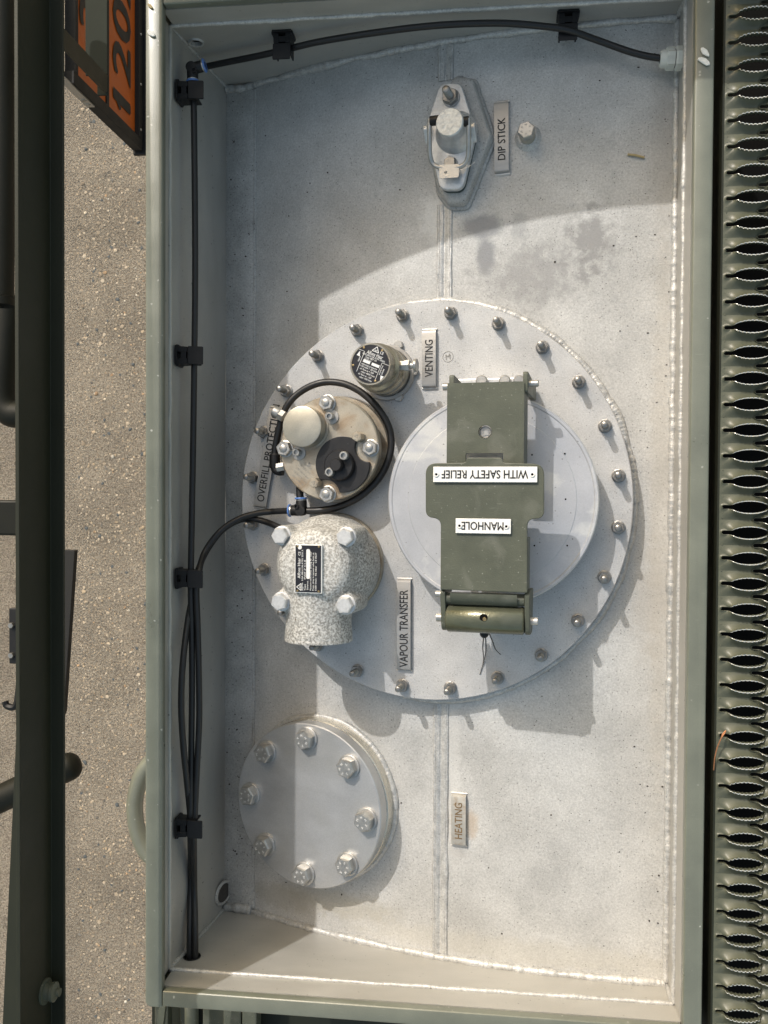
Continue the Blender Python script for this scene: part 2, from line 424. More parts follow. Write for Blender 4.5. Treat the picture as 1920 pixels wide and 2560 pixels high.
def text_data(s, bold=0.0):
    key = (s, bold)
    if key not in TXT:
        cu = bpy.data.curves.new('txt', 'FONT'); cu.body = s; cu.size = 1.0; cu.resolution_u = 3; cu.offset = bold
        ob = bpy.data.objects.new('txt', cu); COL.objects.link(ob)
        dg = bpy.context.evaluated_depsgraph_get()
        me = bpy.data.meshes.new_from_object(ob.evaluated_get(dg))
        V = [(v.co.x, v.co.y) for v in me.vertices]; F = [list(p.vertices) for p in me.polygons]
        bpy.data.objects.remove(ob); bpy.data.curves.remove(cu); bpy.data.meshes.remove(me)
        TXT[key] = (V, F)
    return TXT[key]
def letter(mb, s, cx, cy, z, h, w=None, ang=0.0, bold=.012, T=I4, mi=0, align='c'):
    """flat lettering of cap height h (and total width w) centred on (cx, cy), turned by ang"""
    V, F = text_data(s, 0.0)
    if not V: return mb
    xs = [v[0] for v in V]; ys = [v[1] for v in V]
    x0, x1 = min(xs), max(xs)
    caps = .70
    sy = h / caps
    sx = sy if w is None else w / (x1 - x0)
    off = (x0 + x1) / 2 if align == 'c' else (x0 if align == 'l' else x1)
    c, sn = math.cos(ang), math.sin(ang)
    for i, (bx, by) in enumerate(((0, 0), (bold, 0), (-bold, 0), (0, bold * .7), (0, -bold * .7)) if bold > 0 else ((0, 0),)):
        out = []
        for x, y in V:
            a = (x - off + bx) * sx; b = (y - caps / 2 + by) * sy
            out.append((cx + a * c - b * sn, cy + a * sn + b * c, z + i * 2e-5))
        mb.add(out, F, T, mi)
    return mb
def stamp(parent_children_root):
    pass
def copy_tree(o, parent=None, M=None):
    c = o.copy(); COL.objects.link(c); c.parent = parent
    if M is not None: c.matrix_basis = M
    for ch in list(o.children): copy_tree(ch, c)
    return c
def TR(x, y, z, rz=0.0): return Matrix.Translation((x, y, z)) @ Matrix.Rotation(rz, 4, 'Z')

W, L = .5746, 1.11
RW = .020                                            # rim width

# ------------------------------------------------------------------ ground and far setting
GZ = -2.45
def ground_material():
    m = bpy.data.materials.new('concrete'); m.use_nodes = True
    nt = m.node_tree; b = nt.nodes['Principled BSDF']; Lk = nt.links.new
    tc = node(nt, 'ShaderNodeTexCoord'); c = tc.outputs['Object']
    n1 = node(nt, 'ShaderNodeTexNoise'); n1.inputs['Scale'].default_value = 3.5; n1.inputs['Detail'].default_value = 5; Lk(c, n1.inputs['Vector'])
    n2 = node(nt, 'ShaderNodeTexNoise'); n2.inputs['Scale'].default_value = 150; n2.inputs['Detail'].default_value = 6; n2.inputs['Roughness'].default_value = .75; Lk(c, n2.inputs['Vector'])
    vo = node(nt, 'ShaderNodeTexVoronoi'); vo.inputs['Scale'].default_value = 120; Lk(c, vo.inputs['Vector'])
    r1 = node(nt, 'ShaderNodeValToRGB'); e = r1.color_ramp.elements
    e[0].position = .38; e[0].color = (.095, .083, .070, 1); e[1].position = .62; e[1].color = (.64, .57, .48, 1)
    x = r1.color_ramp.elements.new(.5); x.color = (.38, .325, .265, 1)
    Lk(n2.outputs['Fac'], r1.inputs['Fac'])
    sp = node(nt, 'ShaderNodeSeparateColor'); Lk(vo.outputs['Color'], sp.inputs[0])
    r2 = node(nt, 'ShaderNodeValToRGB'); r2.color_ramp.interpolation = 'LINEAR'
    e = r2.color_ramp.elements; e[0].position = 0; e[0].color = (.20, .16, .12, 1); e[1].position = 1; e[1].color = (.56, .475, .37, 1)
    Lk(sp.outputs[0], r2.inputs['Fac'])
    mx = node(nt, 'ShaderNodeMix', data_type='RGBA'); mx.inputs[0].default_value = .30; Lk(r1.outputs['Color'], mx.inputs[6]); Lk(r2.outputs['Color'], mx.inputs[7])
    mr = node(nt, 'ShaderNodeMapRange'); mr.inputs['From Min'].default_value = .35; mr.inputs['From Max'].default_value = .65; mr.inputs['To Min'].default_value = .82; mr.inputs['To Max'].default_value = 1.12
    Lk(n1.outputs['Fac'], mr.inputs['Value'])
    mu = node(nt, 'ShaderNodeMix', data_type='RGBA', blend_type='MULTIPLY'); mu.inputs[0].default_value = 1; Lk(mx.outputs[2], mu.inputs[6]); Lk(mr.outputs['Result'], mu.inputs[7])
    vc = node(nt, 'ShaderNodeTexVoronoi'); vc.feature = 'DISTANCE_TO_EDGE'; vc.inputs['Scale'].default_value = 1.1
    wn_ = node(nt, 'ShaderNodeTexNoise'); wn_.inputs['Scale'].default_value = 7; wn_.inputs['Detail'].default_value = 6; Lk(c, wn_.inputs['Vector'])
    wm_ = node(nt, 'ShaderNodeVectorMath', operation='MULTIPLY_ADD'); Lk(wn_.outputs['Color'], wm_.inputs[0]); wm_.inputs[1].default_value = (.22,) * 3; Lk(c, wm_.inputs[2]); Lk(wm_.outputs[0], vc.inputs['Vector'])
    cr_ = node(nt, 'ShaderNodeMapRange'); cr_.inputs['From Min'].default_value = .0035; cr_.inputs['From Max'].default_value = .001; cr_.inputs['To Max'].default_value = .35; Lk(vc.outputs['Distance'], cr_.inputs['Value'])
    m2 = node(nt, 'ShaderNodeMix', data_type='RGBA'); Lk(cr_.outputs['Result'], m2.inputs[0]); Lk(mu.outputs[2], m2.inputs[6]); m2.inputs[7].default_value = (.07, .06, .05, 1)
    n5 = node(nt, 'ShaderNodeTexNoise'); n5.inputs['Scale'].default_value = 11; n5.inputs['Detail'].default_value = 7; n5.inputs['Roughness'].default_value = .7; Lk(c, n5.inputs['Vector'])
    t5 = node(nt, 'ShaderNodeMapRange'); t5.inputs['From Min'].default_value = .64; t5.inputs['From Max'].default_value = .71; t5.inputs['To Max'].default_value = .75; Lk(n5.outputs['Fac'], t5.inputs['Value'])
    m3 = node(nt, 'ShaderNodeMix', data_type='RGBA'); Lk(t5.outputs['Result'], m3.inputs[0]); Lk(m2.outputs[2], m3.inputs[6]); m3.inputs[7].default_value = (.085, .085, .085, 1)
    Lk(m3.outputs[2], b.inputs['Base Color']); b.inputs['Roughness'].default_value = .9
    bp = node(nt, 'ShaderNodeBump'); bp.inputs['Distance'].default_value = .018; Lk(n2.outputs['Fac'], bp.inputs['Height']); Lk(bp.outputs['Normal'], b.inputs['Normal'])
    MATS['concrete'] = m
ground_material()
mb = MB(); mb.add([(-60, -60, 0), (60, -60, 0), (60, 60, 0), (-60, 60, 0)], [(0, 1, 2, 3)])
structure(mb.build('ground', 'concrete', M=Matrix.Translation((0, 0, GZ))))

def pebbles():
    m = bpy.data.materials.new('pebble_mix'); m.use_nodes = True
    nt = m.node_tree; b = nt.nodes['Principled BSDF']
    at = node(nt, 'ShaderNodeAttribute', attribute_name='tone')
    nt.links.new(at.outputs['Color'], b.inputs['Base Color']); b.inputs['Roughness'].default_value = .75
    MATS['pebble_mix'] = m
    N = 20000
    base = []
    for r, z in ((1.0, 0.0), (.82, .55), (0, .8)):
        if r == 0: base.append((0, 0, z))
        else:
            for k in range(6):
                a = k * math.pi / 3 + z; base.append((r * math.cos(a), r * math.sin(a), z))
    base = np.array(base)
    F = []
    for k in range(6):
        k2 = (k + 1) % 6
        F += [(k, k2, 6 + k2), (k, 6 + k2, 6 + k), (6 + k, 6 + k2, 12)]
    F = np.array(F)
    xy = np.stack([rng.uniform(-1.25, -.28, N), rng.uniform(-1.7, 2.7, N)], 1)
    sz = rng.lognormal(math.log(.0034), .42, N).clip(.0018, .010)
    el = rng.uniform(.65, 1.0, N); an = rng.uniform(0, 2 * math.pi, N)
    jit = rng.uniform(.8, 1.2, (N, 13, 1))
    P = base[None] * jit
    X = P[..., 0] * sz[:, None]; Y = P[..., 1] * (sz * el)[:, None]; Z = P[..., 2] * (sz * rng.uniform(.25, .6, N))[:, None]
    c, s = np.cos(an)[:, None], np.sin(an)[:, None]
    V = np.stack([X * c - Y * s + xy[:, :1], X * s + Y * c + xy[:, 1:], Z - .0006], -1).reshape(-1, 3)
    FF = (F[None] + (np.arange(N) * 13)[:, None, None]).reshape(-1, 3)
    me = bpy.data.meshes.new('aggregate_stones')
    me.from_pydata(V.tolist(), [], FF.tolist()); me.materials.append(m)
    pal = np.array([(.44, .37, .285), (.35, .29, .22), (.25, .205, .155), (.50, .43, .34), (.42, .335, .235), (.38, .26, .16), (.17, .16, .145), (.56, .52, .45)])
    pick = rng.choice(len(pal), N, p=[.24, .26, .2, .10, .12, .04, .03, .01])
    tone = pal[pick] * rng.uniform(.7, 1.2, (N, 1)) * np.array((1, .985, .96))
    dk = (sz > .0062) & (rng.random(N) < .18); tone[dk] = (.09, .10, .105)
    cols = np.ones((N, 13, 4)); cols[..., :3] = tone[:, None, :]
    a = me.color_attributes.new('tone', 'FLOAT_COLOR', 'POINT'); a.data.foreach_set('color', cols.reshape(-1))
    o = place('aggregate_stones', me, None, Matrix.Translation((0, 0, GZ)))
    o['kind'] = 'stuff'; tag(o, 'small brown and grey stones exposed in the concrete ground', 'stones')
pebbles()
# ------------------------------------------------------------------ tank shell
def shell_sheet():
    nx, ny = 90, 40
    xs = np.linspace(-.06, .592, nx); ys = np.linspace(-.05, 1.16, ny)
    vs = []; fs = []
    for j in range(ny):
        for i in range(nx):
            x = xs[i]; z = shell_z(x) - (.35 * max(0, x - .62) ** 2)
            vs.append((x, ys[j], z))
    for j in range(ny - 1):
        for i in range(nx - 1):
            a = j * nx + i; fs.append((a, a + 1, a + 1 + nx, a + nx))
    mb = MB(); mb.add(vs, fs)
    o = mb.build('tank_shell', 'aluminium_shell', sharp=60)
    structure(o)
    return o
SHELL = shell_sheet()
XS = atz(1107, 1280, -.115).x
# lengthwise seam: a flat cap strip with a bead along each side
def seam(y0, y1, sd):
    mb = MB(); n = 24
    vs = []; fs = []
    for k in range(n + 1):
        y = y0 + (y1 - y0) * k / n
        for dx, h in ((-.0072, .0002), (-.0058, .0026), (-.0022, .0021), (-.0008, .0009), (.0008, .0009), (.0022, .0021), (.0058, .0024), (.0072, .0002)):
            wob = .0004 * noise.noise(Vector((dx * 300, y * 60, sd)))
            vs.append((XS + dx + wob, y, shell_z(XS + dx) + h + wob))
    for k in range(n):
        for i in range(7):
            a = k * 8 + i; fs.append((a, a + 1, a + 9, a + 8))
    mb.add(vs, fs); mb.build('seam_strip', 'weld_metal', SHELL, sharp=40)
    for sx in (-1, 1):
        x = XS + sx * .0074
        bead([(x, y0, shell_z(x) + .0002), (x, y1, shell_z(x) + .0002)], .0021, .004, .2, seed=sd * 7 + sx).build('seam_weld', 'weld_metal', SHELL, sharp=80)
seam(.003, .325 - .0, 1)

# ------------------------------------------------------------------ coaming
def wall_x(z):                                       # left wall leans in slightly and is rounded under the rail
    z = -z
    if z < .045: return -.0085
    if z < .075: return -.0085 + (z - .045) * .12
    return -.0049 + (z - .075) * .115
def sheet(pts, thick, y0, y1, name, m, parent, sharp=40, ny=1):
    """extrude an x-z polyline along y, with thickness to the outside (-x)"""
    mb = MB(); n = len(pts)
    vs = []
    for y in (y0, y1):
        for x, z in pts: vs.append((x, y, z))
        for x, z in pts: vs.append((x - thick, y, z))
    fs = []
    for i in range(n - 1):
        fs += [(i, i + 1, 2 * n + i + 1, 2 * n + i), (n + i + 1, n + i, 3 * n + i, 3 * n + i + 1), (i + 1, i, n + i, n + i + 1), (2 * n + i, 2 * n + i + 1, 3 * n + i + 1, 3 * n + i)]
    fs += [(0, 2 * n, 3 * n, n), (n - 1, 2 * n - 1, 4 * n - 1, 3 * n - 1)]
    mb.add(vs, fs); return mb.build(name, m, parent, sharp=sharp)
coam = thing('coaming', 'rectangular aluminium coaming with green painted rim around the tank fittings', 'coaming', Matrix.Translation((0, 0, 0)))
zf = -.2105                                          # foot of the left wall
XF = wall_x(zf)
# rim rails (mitre-free: long sides run full length)
def rim_rail(poly_xy, name='rim_rail'):
    mb = MB(); mb.prism(poly_xy, -.012, 0.0); return mb.build(name, 'rim_paint', coam, bevel=.0025, bseg=3)
o_ = .0
rim_rail(rounded_poly([(-RW, -RW), (0, -RW), (0, L + RW), (-RW, L + RW)], [.008, 0, 0, .008]))
rim_rail(rounded_poly([(W, -RW), (W + RW, -RW), (W + RW, L + RW), (W, L + RW)], [0, .008, .008, 0]))
rim_rail([(.0002, -RW * .92), (W - .0002, -RW * .92), (W - .0002, 0), (.0002, 0)])
rim_rail([(.0002, L), (W - .0002, L), (W - .0002, L + RW), (.0002, L + RW)])
# outer skirt under the rim
for a in ((-RW + .002, -RW + .005, -RW + .002, L + RW - .002), (W + RW - .005, W + RW - .002, -RW + .002, L + RW - .002)):
    MB().box(a[0], a[1], a[2], a[3], -.09, -.0125).build('outer_skirt', 'green_paint', coam)
for a in ((-RW + .0055, W + RW - .0055, -RW + .003, -RW + .006), (-RW + .0055, W + RW - .0055, L + RW - .006, L + RW - .003)):
    MB().box(a[0], a[1], a[2], a[3], -.09, -.0125).build('outer_skirt', 'green_paint', coam)
# rail lining above the middle weld and wall sheets below it
sheet([(-.004, -.0122), (-.0075, -.02), (-.0085, -.0445)], .003, .001, L - .001, 'rail_lining', 'aluminium_wall', coam)
pts = [(wall_x(-z), -z) for z in (.046, .052, .06, .068, .075, .09, .12, .16, -zf)]
sheet(pts, .003, .0005, L - .0005, 'wall_sheet', 'aluminium_wall', coam, sharp=60)
# foot angle of the left wall, welded down on the shell
mb = MB(); n = 40; vs = []; fs = []
FX1 = .0505
for k in range(n + 1):
    y = .0006 + (L - .0012) * k / n
    for i, t in enumerate((0, .15, .5, .85, 1)):
        x = XF + (FX1 - XF) * t
        vs.append((x, y, zf + (shell_z(FX1) + .004 - zf) * t + (.002 if i in (1, 2, 3) else 0) + .0006 * noise.noise(Vector((x * 50, y * 12, 0)))))
for k in range(n):
    for i in range(4):
        a = k * 5 + i; fs.append((a, a + 1, a + 6, a + 5))
mb.add(vs, fs); mb.build('foot_strip', 'aluminium_foot', coam, sharp=50)
bead([(FX1 + .001, .006, shell_z(FX1) + .001), (FX1 + .001, L - .006, shell_z(FX1) + .001)], .0030, .006, .25, seed=3).build('weld_bead', 'aluminium_foot', coam, sharp=80)
# end walls and right wall, holes where the photo shows them
def ring_pts(cx, cz, r, n=28, sx=1.0): return [(cx + r * sx * math.cos(2 * math.pi * k / n), cz + r * math.sin(2 * math.pi * k / n)) for k in range(n)]
TX_top = Matrix(((1, 0, 0, 0), (0, 0, 1, L), (0, 1, 0, 0), (0, 0, 0, 1)))      # local (x, z, depth) -> world, depth away from the inside (+y)
TX_bot = Matrix(((1, 0, 0, 0), (0, 0, -1, 0), (0, 1, 0, 0), (0, 0, 0, 1)))
def end_outline(top):
    xs = np.linspace(XF + .0, W, 26)
    low = [(float(x), shell_z(float(x)) - .012) for x in xs]
    return [(-.0085, top), *[(wall_x(z), z) for z in (-.08, -.12, -.16)], *low, (W, top)]
h1 = aty(490, 105, L); h2 = aty(480, 2392, 0)
mb = MB(); holed(mb, end_outline(-.0463), [ring_pts(h1.x, h1.z, .0075)], 0, .003, TX_top); mb.build('wall_sheet', 'aluminium_wall', coam, sharp=30)
mb = MB(); holed(mb, end_outline(-.0463), [ring_pts(h2.x, h2.z, .0095)], 0, .003, TX_bot); mb.build('wall_sheet', 'aluminium_wall', coam, sharp=30)
for yy, sgn in ((L, 1), (0, -1)):
    MB().box(-.004, W, min(yy, yy + sgn * .003), max(yy, yy + sgn * .003), -.0445, -.0122).build('rail_lining', 'aluminium_wall', coam)
MB().lathe([(0, 0), (.012, 0)], Matrix.Translation((h1.x, L + .0045, h1.z)) @ Matrix.Rotation(math.pi / 2, 4, 'X'), 20).build('drain_dark_disc', 'dark_void', coam)  # black disc behind the hole, stands for the dark inside
MB().lathe([(.0078, 0), (.0098, 0), (.0092, .0022), (.0072, .0016), (.007, -.0035)], Matrix.Translation((h1.x, L, h1.z)) @ Matrix.Rotation(math.pi / 2, 4, 'X'), 30).build('drain_collar', 'weld_metal', coam)
MB().lathe([(.0097, .0003), (.0108, .0003), (.0104, .0014), (.0095, .0010), (.0093, -.008)], Matrix.Translation((h2.x, 0, h2.z)) @ Matrix.Rotation(-math.pi / 2, 4, 'X'), 30).build('grommet', 'rubber_black', coam)
gl = atx(1700, 145, W)
mb = MB(); mb.box(W, W + .003, .0, L, -.0445, -.0122); mb.build('rail_lining', 'aluminium_wall', coam)
MB().box(W + .0002, W + .0035, .0, L, -.115, -.046).build('wall_sheet', 'aluminium_wall', coam)
# welds of the coaming
def shell_line(y, x0, x1, n=40, up=.0015):
    return [Vector((x0 + (x1 - x0) * k / n, y, shell_z(x0 + (x1 - x0) * k / n) + up)) for k in range(n + 1)]
bead(shell_line(L - .0018, .050, W - .002), .0050, .006, .26, seed=11).build('weld_bead', 'weld_metal', coam, sharp=80)
bead(shell_line(.0018, .050, W - .002), .0052, .006, .26, seed=12).build('weld_bead', 'weld_metal', coam, sharp=80)
bead([(W - .0015, .004, -.087), (W - .0015, L - .004, -.0885)], .0046, .006, .24, seed=13).build('weld_bead', 'weld_metal', coam, sharp=80)
for y, sd in ((L - .0008, 21), (.0008, 22)):
    bead([(-.006, y, -.0455), (W - .001, y, -.0455)], .0030, .005, .2, seed=sd).build('weld_bead', 'weld_metal', coam, sharp=80)
bead([(-.0077, .002, -.0455), (-.0077, L - .002, -.0455)], .0031, .005, .15, seed=23).build('weld_bead', 'aluminium_wall', coam, sharp=80)
bead([(W - .0006, .002, -.0455), (W - .0006, L - .002, -.0455)], .0030, .0042, .2, seed=24).build('weld_bead', 'weld_metal', coam, sharp=80)
for y, sd in ((L - .001, 31), (.001, 32)):
    bead([(wall_x(-z) + .001, y, -z) for z in (.048, .08, .12, .16, .205)], .0026, .005, .3, seed=sd).build('weld_bead', 'aluminium_foot', coam, sharp=80)
    s_ = -1 if y > .5 else 1
    bead([(XF + .002, y + s_ * .003, zf + .003), (.030, y + s_ * .006, zf + .008), (FX1, y + s_ * .003, shell_z(FX1) + .004)], .0062, .006, .4, seed=sd + 5).build('weld_bead', 'aluminium_foot', coam, sharp=80)
    bead([(W - .001, y, -.048), (W - .001, y, -.086)], .0030, .004, .3, seed=sd + 9).build('weld_bead', 'weld_metal', coam, sharp=80)
# drain hole at the lower left foot: flat disc coloured as the dark inside, with a rough lip
dh = atx(552, 2228, wall_x(-.19) + .0)
Rl = Matrix.Translation((dh.x + .0045, dh.y, dh.z + .004)) @ Matrix.Rotation(math.radians(74), 4, 'Y')
mb = MB(); mb.lathe([(.0135, -.0004), (.0160, 0), (.0150, .0022), (.0130, .0030), (.0118, .0012), (.0112, -.0004)], Rl @ Matrix.Scale(.8, 4, (0, 0, 1)) @ Matrix.Scale(1.25, 4, (1, 0, 0)), 30); mb.build('drain_lip', 'aluminium_foot', coam)
mb = MB(); mb.lathe([(0, .0012), (.0118, .0012)], Rl @ Matrix.Scale(1.25, 4, (1, 0, 0)), 30); mb.build('foot_drain_dark_disc', 'drain_grey', coam)

# ------------------------------------------------------------------ common fixings
def stud_proto(h=.026, d=.0075, af=.0125, mat_s='stud_steel', mat_n='stud_steel'):
    mb = MB(); prof = [(0, 0)]
    r = d / 2; z = 0
    while z < h - .0012:
        prof += [(r, z), (r * .86, z + .0006)]; z += .0012
    prof += [(r * .92, h - .0004), (r * .84, h), (0, h)]
    mb.lathe(prof, seg=14)
    st = mb.mesh('stud', mat_s, sharp=60)
    mb = MB(); mb.hexa(0, 0, af, .0018, .0092, 0)
    nu = mb.mesh('nut', mat_n, sharp=25)
    mb = MB(); mb.lathe([(r, .0001), (af * .63, .0001), (af * .63, .0014), (af * .58, .0018), (r, .0018)], seg=24)
    wa = mb.mesh('washer', mat_s, sharp=40)
    return st, nu, wa
STUD = stud_proto()
def put_stud(parent, x, y, z=0.0, rz=0.0, meshes=STUD, tilt=0.0):
    st = place('stud', meshes[0], parent, TR(x, y, z, rz) @ Matrix.Rotation(tilt, 4, 'X'))
    place('nut', meshes[1], st, TR(0, 0, 0, rz)); place('washer', meshes[2], st)
    return st
def bolt_mesh(af, hh, stamp_txt=None):
    mb = MB(); mb.hexa(0, 0, af, 0, hh, 0, ch=.07); mb.lathe([(af * .44, hh), (af * .43, hh + .0003), (0, hh + .0003)], seg=20)
    if stamp_txt:
        for k in range(6):
            a = k * math.pi / 3 + .3
            letter(mb, random.choice('A2470HVM'), af * .30 * math.cos(a), af * .30 * math.sin(a), hh + .0005, af * .13, ang=a - math.pi / 2, mi=1)
    return mb
def allen_mesh(r, h):
    mb = MB(); mb.lathe([(0, 0), (r, 0), (r, h - .0006), (r - .0006, h), (r * .62, h), (r * .62, h - r * .8), (0, h - r * .8)], seg=22); return mb

# ------------------------------------------------------------------ manhole plate
TH = math.radians(8.0)
FP = Frame((.30, .55, -.0925), TH)
e = [FP.loc(603, 1262), FP.loc(1585, 1245), FP.loc(1100, 752), FP.loc(1100, 1751)]
pcx = (e[0].x + e[1].x) / 2; pcy = (e[2].y + e[3].y) / 2
PR = ((e[1].x - e[0].x) + (e[2].y - e[3].y)) / 4
FP = Frame(FP.M @ Vector((pcx, pcy, 0)), TH)
plate = thing('manhole_plate', 'large round aluminium plate with a ring of studs and nuts', 'plate', FP.M)
mb = MB(); mb.lathe([(0, -.012), (PR - .001, -.012), (PR, -.011), (PR, -.001), (PR - .001, 0), (0, 0)], seg=128)
mb.build('plate_disc', 'plate_aluminium', plate, sharp=40)
mb = MB(); mb.lathe([(PR - .006, -.10), (PR - .006, -.0122)], seg=96); mb.build('neck_ring', 'machined_edge', plate)
# weld ring where the neck meets the shell
ring = []
for k in range(181):
    a = 2 * math.pi * k / 180
    P = FP.M @ Vector(((PR + .0034) * math.cos(a), (PR + .0034) * math.sin(a), -.012))
    z = shell_z(P.x) + .001
    Q = FP.I @ Vector((P.x, P.y, z)); r_ = math.hypot(Q.x, Q.y)
    ring.append(Vector((Q.x, Q.y, min(Q.z, -.008))))
bead(ring, .0056, .0048, .2, seed=41).build('weld_bead', 'weld_metal', plate, sharp=80)
sr = [FP.loc(1542, 1190, .004), FP.loc(627, 1196, .004), FP.loc(1115, 781, .004), FP.loc(1112, 1722, .004)]
SR = (sr[0].x - sr[1].x) / 2 * .5 + (sr[2].y - sr[3].y) / 2 * .5
obs = [FP.loc(*p, .006) for p in ((1115, 778), (1238, 802), (1348, 861), (1442, 950), (1509, 1062), (1542, 1190), (1541, 1319), (1504, 1446), (1436, 1556), (1343, 1643), (1232, 1700), (1112, 1725), (992, 1716), (881, 1675), (783, 893), (880, 827), (993, 787))]
st_ang = [(math.degrees(math.atan2(p.y, p.x)) % 15) for p in obs]
st_off = math.atan2(sum(math.sin(math.radians(a * 24)) for a in st_ang), sum(math.cos(math.radians(a * 24)) for a in st_ang)) / 24
SR = sum(math.hypot(p.x, p.y) for p in obs) / len(obs)
for k in range(24):
    a = st_off + k * math.pi / 12
    put_stud(plate, SR * math.cos(a), SR * math.sin(a), 0, random.uniform(0, 1), tilt=random.uniform(-.03, .03))
# seam of the shell below and above the plate
yp0 = aty(1107, 1755, 0)
seam((FP.M @ Vector((0, PR, 0))).y + .004, onshell(1112, 212).y - .002, 2) if False else None
for ob in list(SHELL.children):
    bpy.data.objects.remove(ob)
seam(.006, (FP.M @ Vector((0, -PR, 0))).y - .003, 1)
seam((FP.M @ Vector((0, PR, 0))).y + .003, onshell(1120, 506).y - .002, 2)
seam(onshell(1130, 200).y, L - .006, 3)
# a small stamped mark on the plate
mk = FP.loc(1120, 892)
mb = MB(); letter(mb, 'M', mk.x, mk.y, .0004, .006, ang=.1)
mb.tube(circle_pts(.0062, .0002, 24, mk.x, mk.y), .0003, 5, False); mb.build('stamped_mark', 'grey_ink', plate)

# ------------------------------------------------------------------ lid and green safety bridge
lid = thing('manhole_cover', 'round grey lid under a green hinged bridge with two white signs', 'manhole', FP.M)
HL = .040
e = [FP.loc(970, 1262, HL), FP.loc(1498, 1250, HL), FP.loc(1235, 1514, HL)]
lcx = (e[0].x + e[1].x) / 2; LR = (e[1].x - e[0].x) / 2; lcy = e[2].y + LR
mb = MB(); mb.lathe([(0, HL - .02), (LR - .012, HL - .02), (LR - .002, HL - .009), (LR, HL - .006), (LR, HL - .0012), (LR - .0012, HL), (LR * .965, HL), (LR * .955, HL - .0006), (LR * .80, HL - .0006), (LR * .795, HL - .0001), (0, HL - .0001)], TR(lcx, lcy, 0), 112)
mb.build('lid_disc', 'lid_aluminium', lid, sharp=9)
mb = MB(); mb.lathe([(LR - .014, .0), (LR - .014, HL - .019)], TR(lcx, lcy, 0), 64); mb.build('lid_neck', 'machined_aluminium', lid)
mb = MB()
for p in ((1330, 1137), (1412, 1134), (1414, 1248), (1336, 1364), (1418, 1364)):
    q = FP.loc(*p, HL); mb.cyl(q.x, q.y, .0010, HL - .0002, HL + .0003, 10)
mb.build('lid_hole_dot', 'dark_void', lid)  # small holes in the lid, drawn as flat black discs
HB = .098                                            # top of the bridge above the plate
def q(px, py, h=HB): return FP.loc(px, py, h)
A, B = q(1118, 958), q(1311, 1156)
# upper channel: top sheet with hole and notch, folded sides
tl, tr_, bl, br = q(1118, 958), q(1311, 955), q(1118, 1160), q(1311, 1160)
hc = q(1212.5, 1079.7)
n0, n1 = q(1164, 1133), q(1258, 1160)
outer = [(tl.x, tl.y), (tl.x, bl.y), (n0.x, bl.y), (n0.x, n0.y), (n1.x, n0.y), (n1.x, bl.y), (tr_.x, bl.y), (tr_.x, tl.y)]
outer = rounded_poly(outer, [.002, .001, .001, .002, .002, .001, .001, .002], 3)
mb = MB(); holed(mb, outer, [ring_pts(hc.x, hc.y, .0072, 24)], HB - .004, HB)
for x, s in ((tl.x, 1), (tr_.x, -1)):
    mb.box(min(x, x + s * .004), max(x, x + s * .004), bl.y, tl.y, HB - .036, HB - .0045)
mb.build('bridge_channel', 'green_paint', lid, bevel=.0012)
mb = MB(); mb.lathe([(0, HB - .004), (.0055, HB - .004), (.0062, HB - .0025), (.0062, HB - .012), (0, HB - .012)], TR(hc.x, hc.y, 0), 24)
mb.build('lock_socket', 'dark_steel', lid)
mb = MB(); mb.box(hc.x - .0012, hc.x + .0034, hc.y - .0034, hc.y + .0012, HB - .0039, HB - .0030); mb.build('socket_square', 'steel', lid)
for (x0, x1, y0, y1) in ((1122, 1134, 936, 980), (1307, 1319, 927, 980)):
    a, b = q(x0, y0), q(x1, y1)
    mb = MB(); mb.prism(rounded_poly([(a.y, HB - .002), (b.y, HB - .002), (b.y, .004), (a.y - .006, .004)], .003, 3), a.x, b.x, Matrix(((0, 0, 1, 0), (1, 0, 0, 0), (0, 1, 0, 0), (0, 0, 0, 1))))
    mb.build('hinge_ear', 'green_paint', lid, bevel=.0008)
RY = Matrix.Rotation(math.pi / 2, 4, 'Y')
a = q(1322, 959, HB - .012)
mb = MB(); mb.lathe([(0, -.004), (.0075, -.004), (.0075, 0), (.0038, 0), (.0038, .0095), (.003, .0105), (0, .0105)], Matrix.Translation((a.x, a.y, HB - .012)) @ RY, 20); mb.build('hinge_pin', 'steel', lid)
a = q(1117, 967, HB - .012)
mb = MB(); mb.lathe([(0, -.004), (.0042, -.004), (.0042, .004), (0, .004)], Matrix.Translation((a.x, a.y, HB - .012)) @ RY, 16); mb.build('hinge_pin', 'steel', lid)
# bolts seen between the ears
for px in (1204, 1262, 1298):
    a = q(px, 952, .03); mb = MB(); mb.cyl(a.x, a.y, .0065, .004, .032, 20, .0012); mb.build('hinge_bolt', 'steel', lid)
a, b = q(1140, 945, .03), q(1300, 958, .03)
mb = MB(); mb.box(a.x, b.x, b.y - .02, a.y, .001, .022); mb.build('hinge_block', 'galvanised', lid, bevel=.0015)
# wide flap sheet
HF = HB + .016
def qf(px, py, h=HF): p = FP.loc(px, py, h); return (p.x, p.y)
flap = [qf(1064, 1158), qf(1064, 1293), qf(1102, 1297), qf(1101, 1474), qf(1318, 1482), qf(1318, 1297), qf(1360, 1297), qf(1360, 1160), qf(1258, 1157), qf(1253, 1144), qf(1168, 1144), qf(1163, 1157)]
mb = MB(); mb.prism(rounded_poly(flap, [.012, .014, .010, 0.001, 0.001, .010, .014, .012, .006, .003, .003, .006], 7), HF - .0035, HF)
fl = mb.build('flap', 'green_paint', lid, bevel=.0009)
# folded sides of the lower part
for x0, x1 in ((1101, 1106), (1311, 1317)):
    a = qf(x0, 1345); b = qf(x1, 1478)
    mb = MB(); mb.box(a[0], b[0], b[1], a[1], HF - .03, HF - .0036); mb.build('flap_side', 'green_paint', lid, bevel=.001)
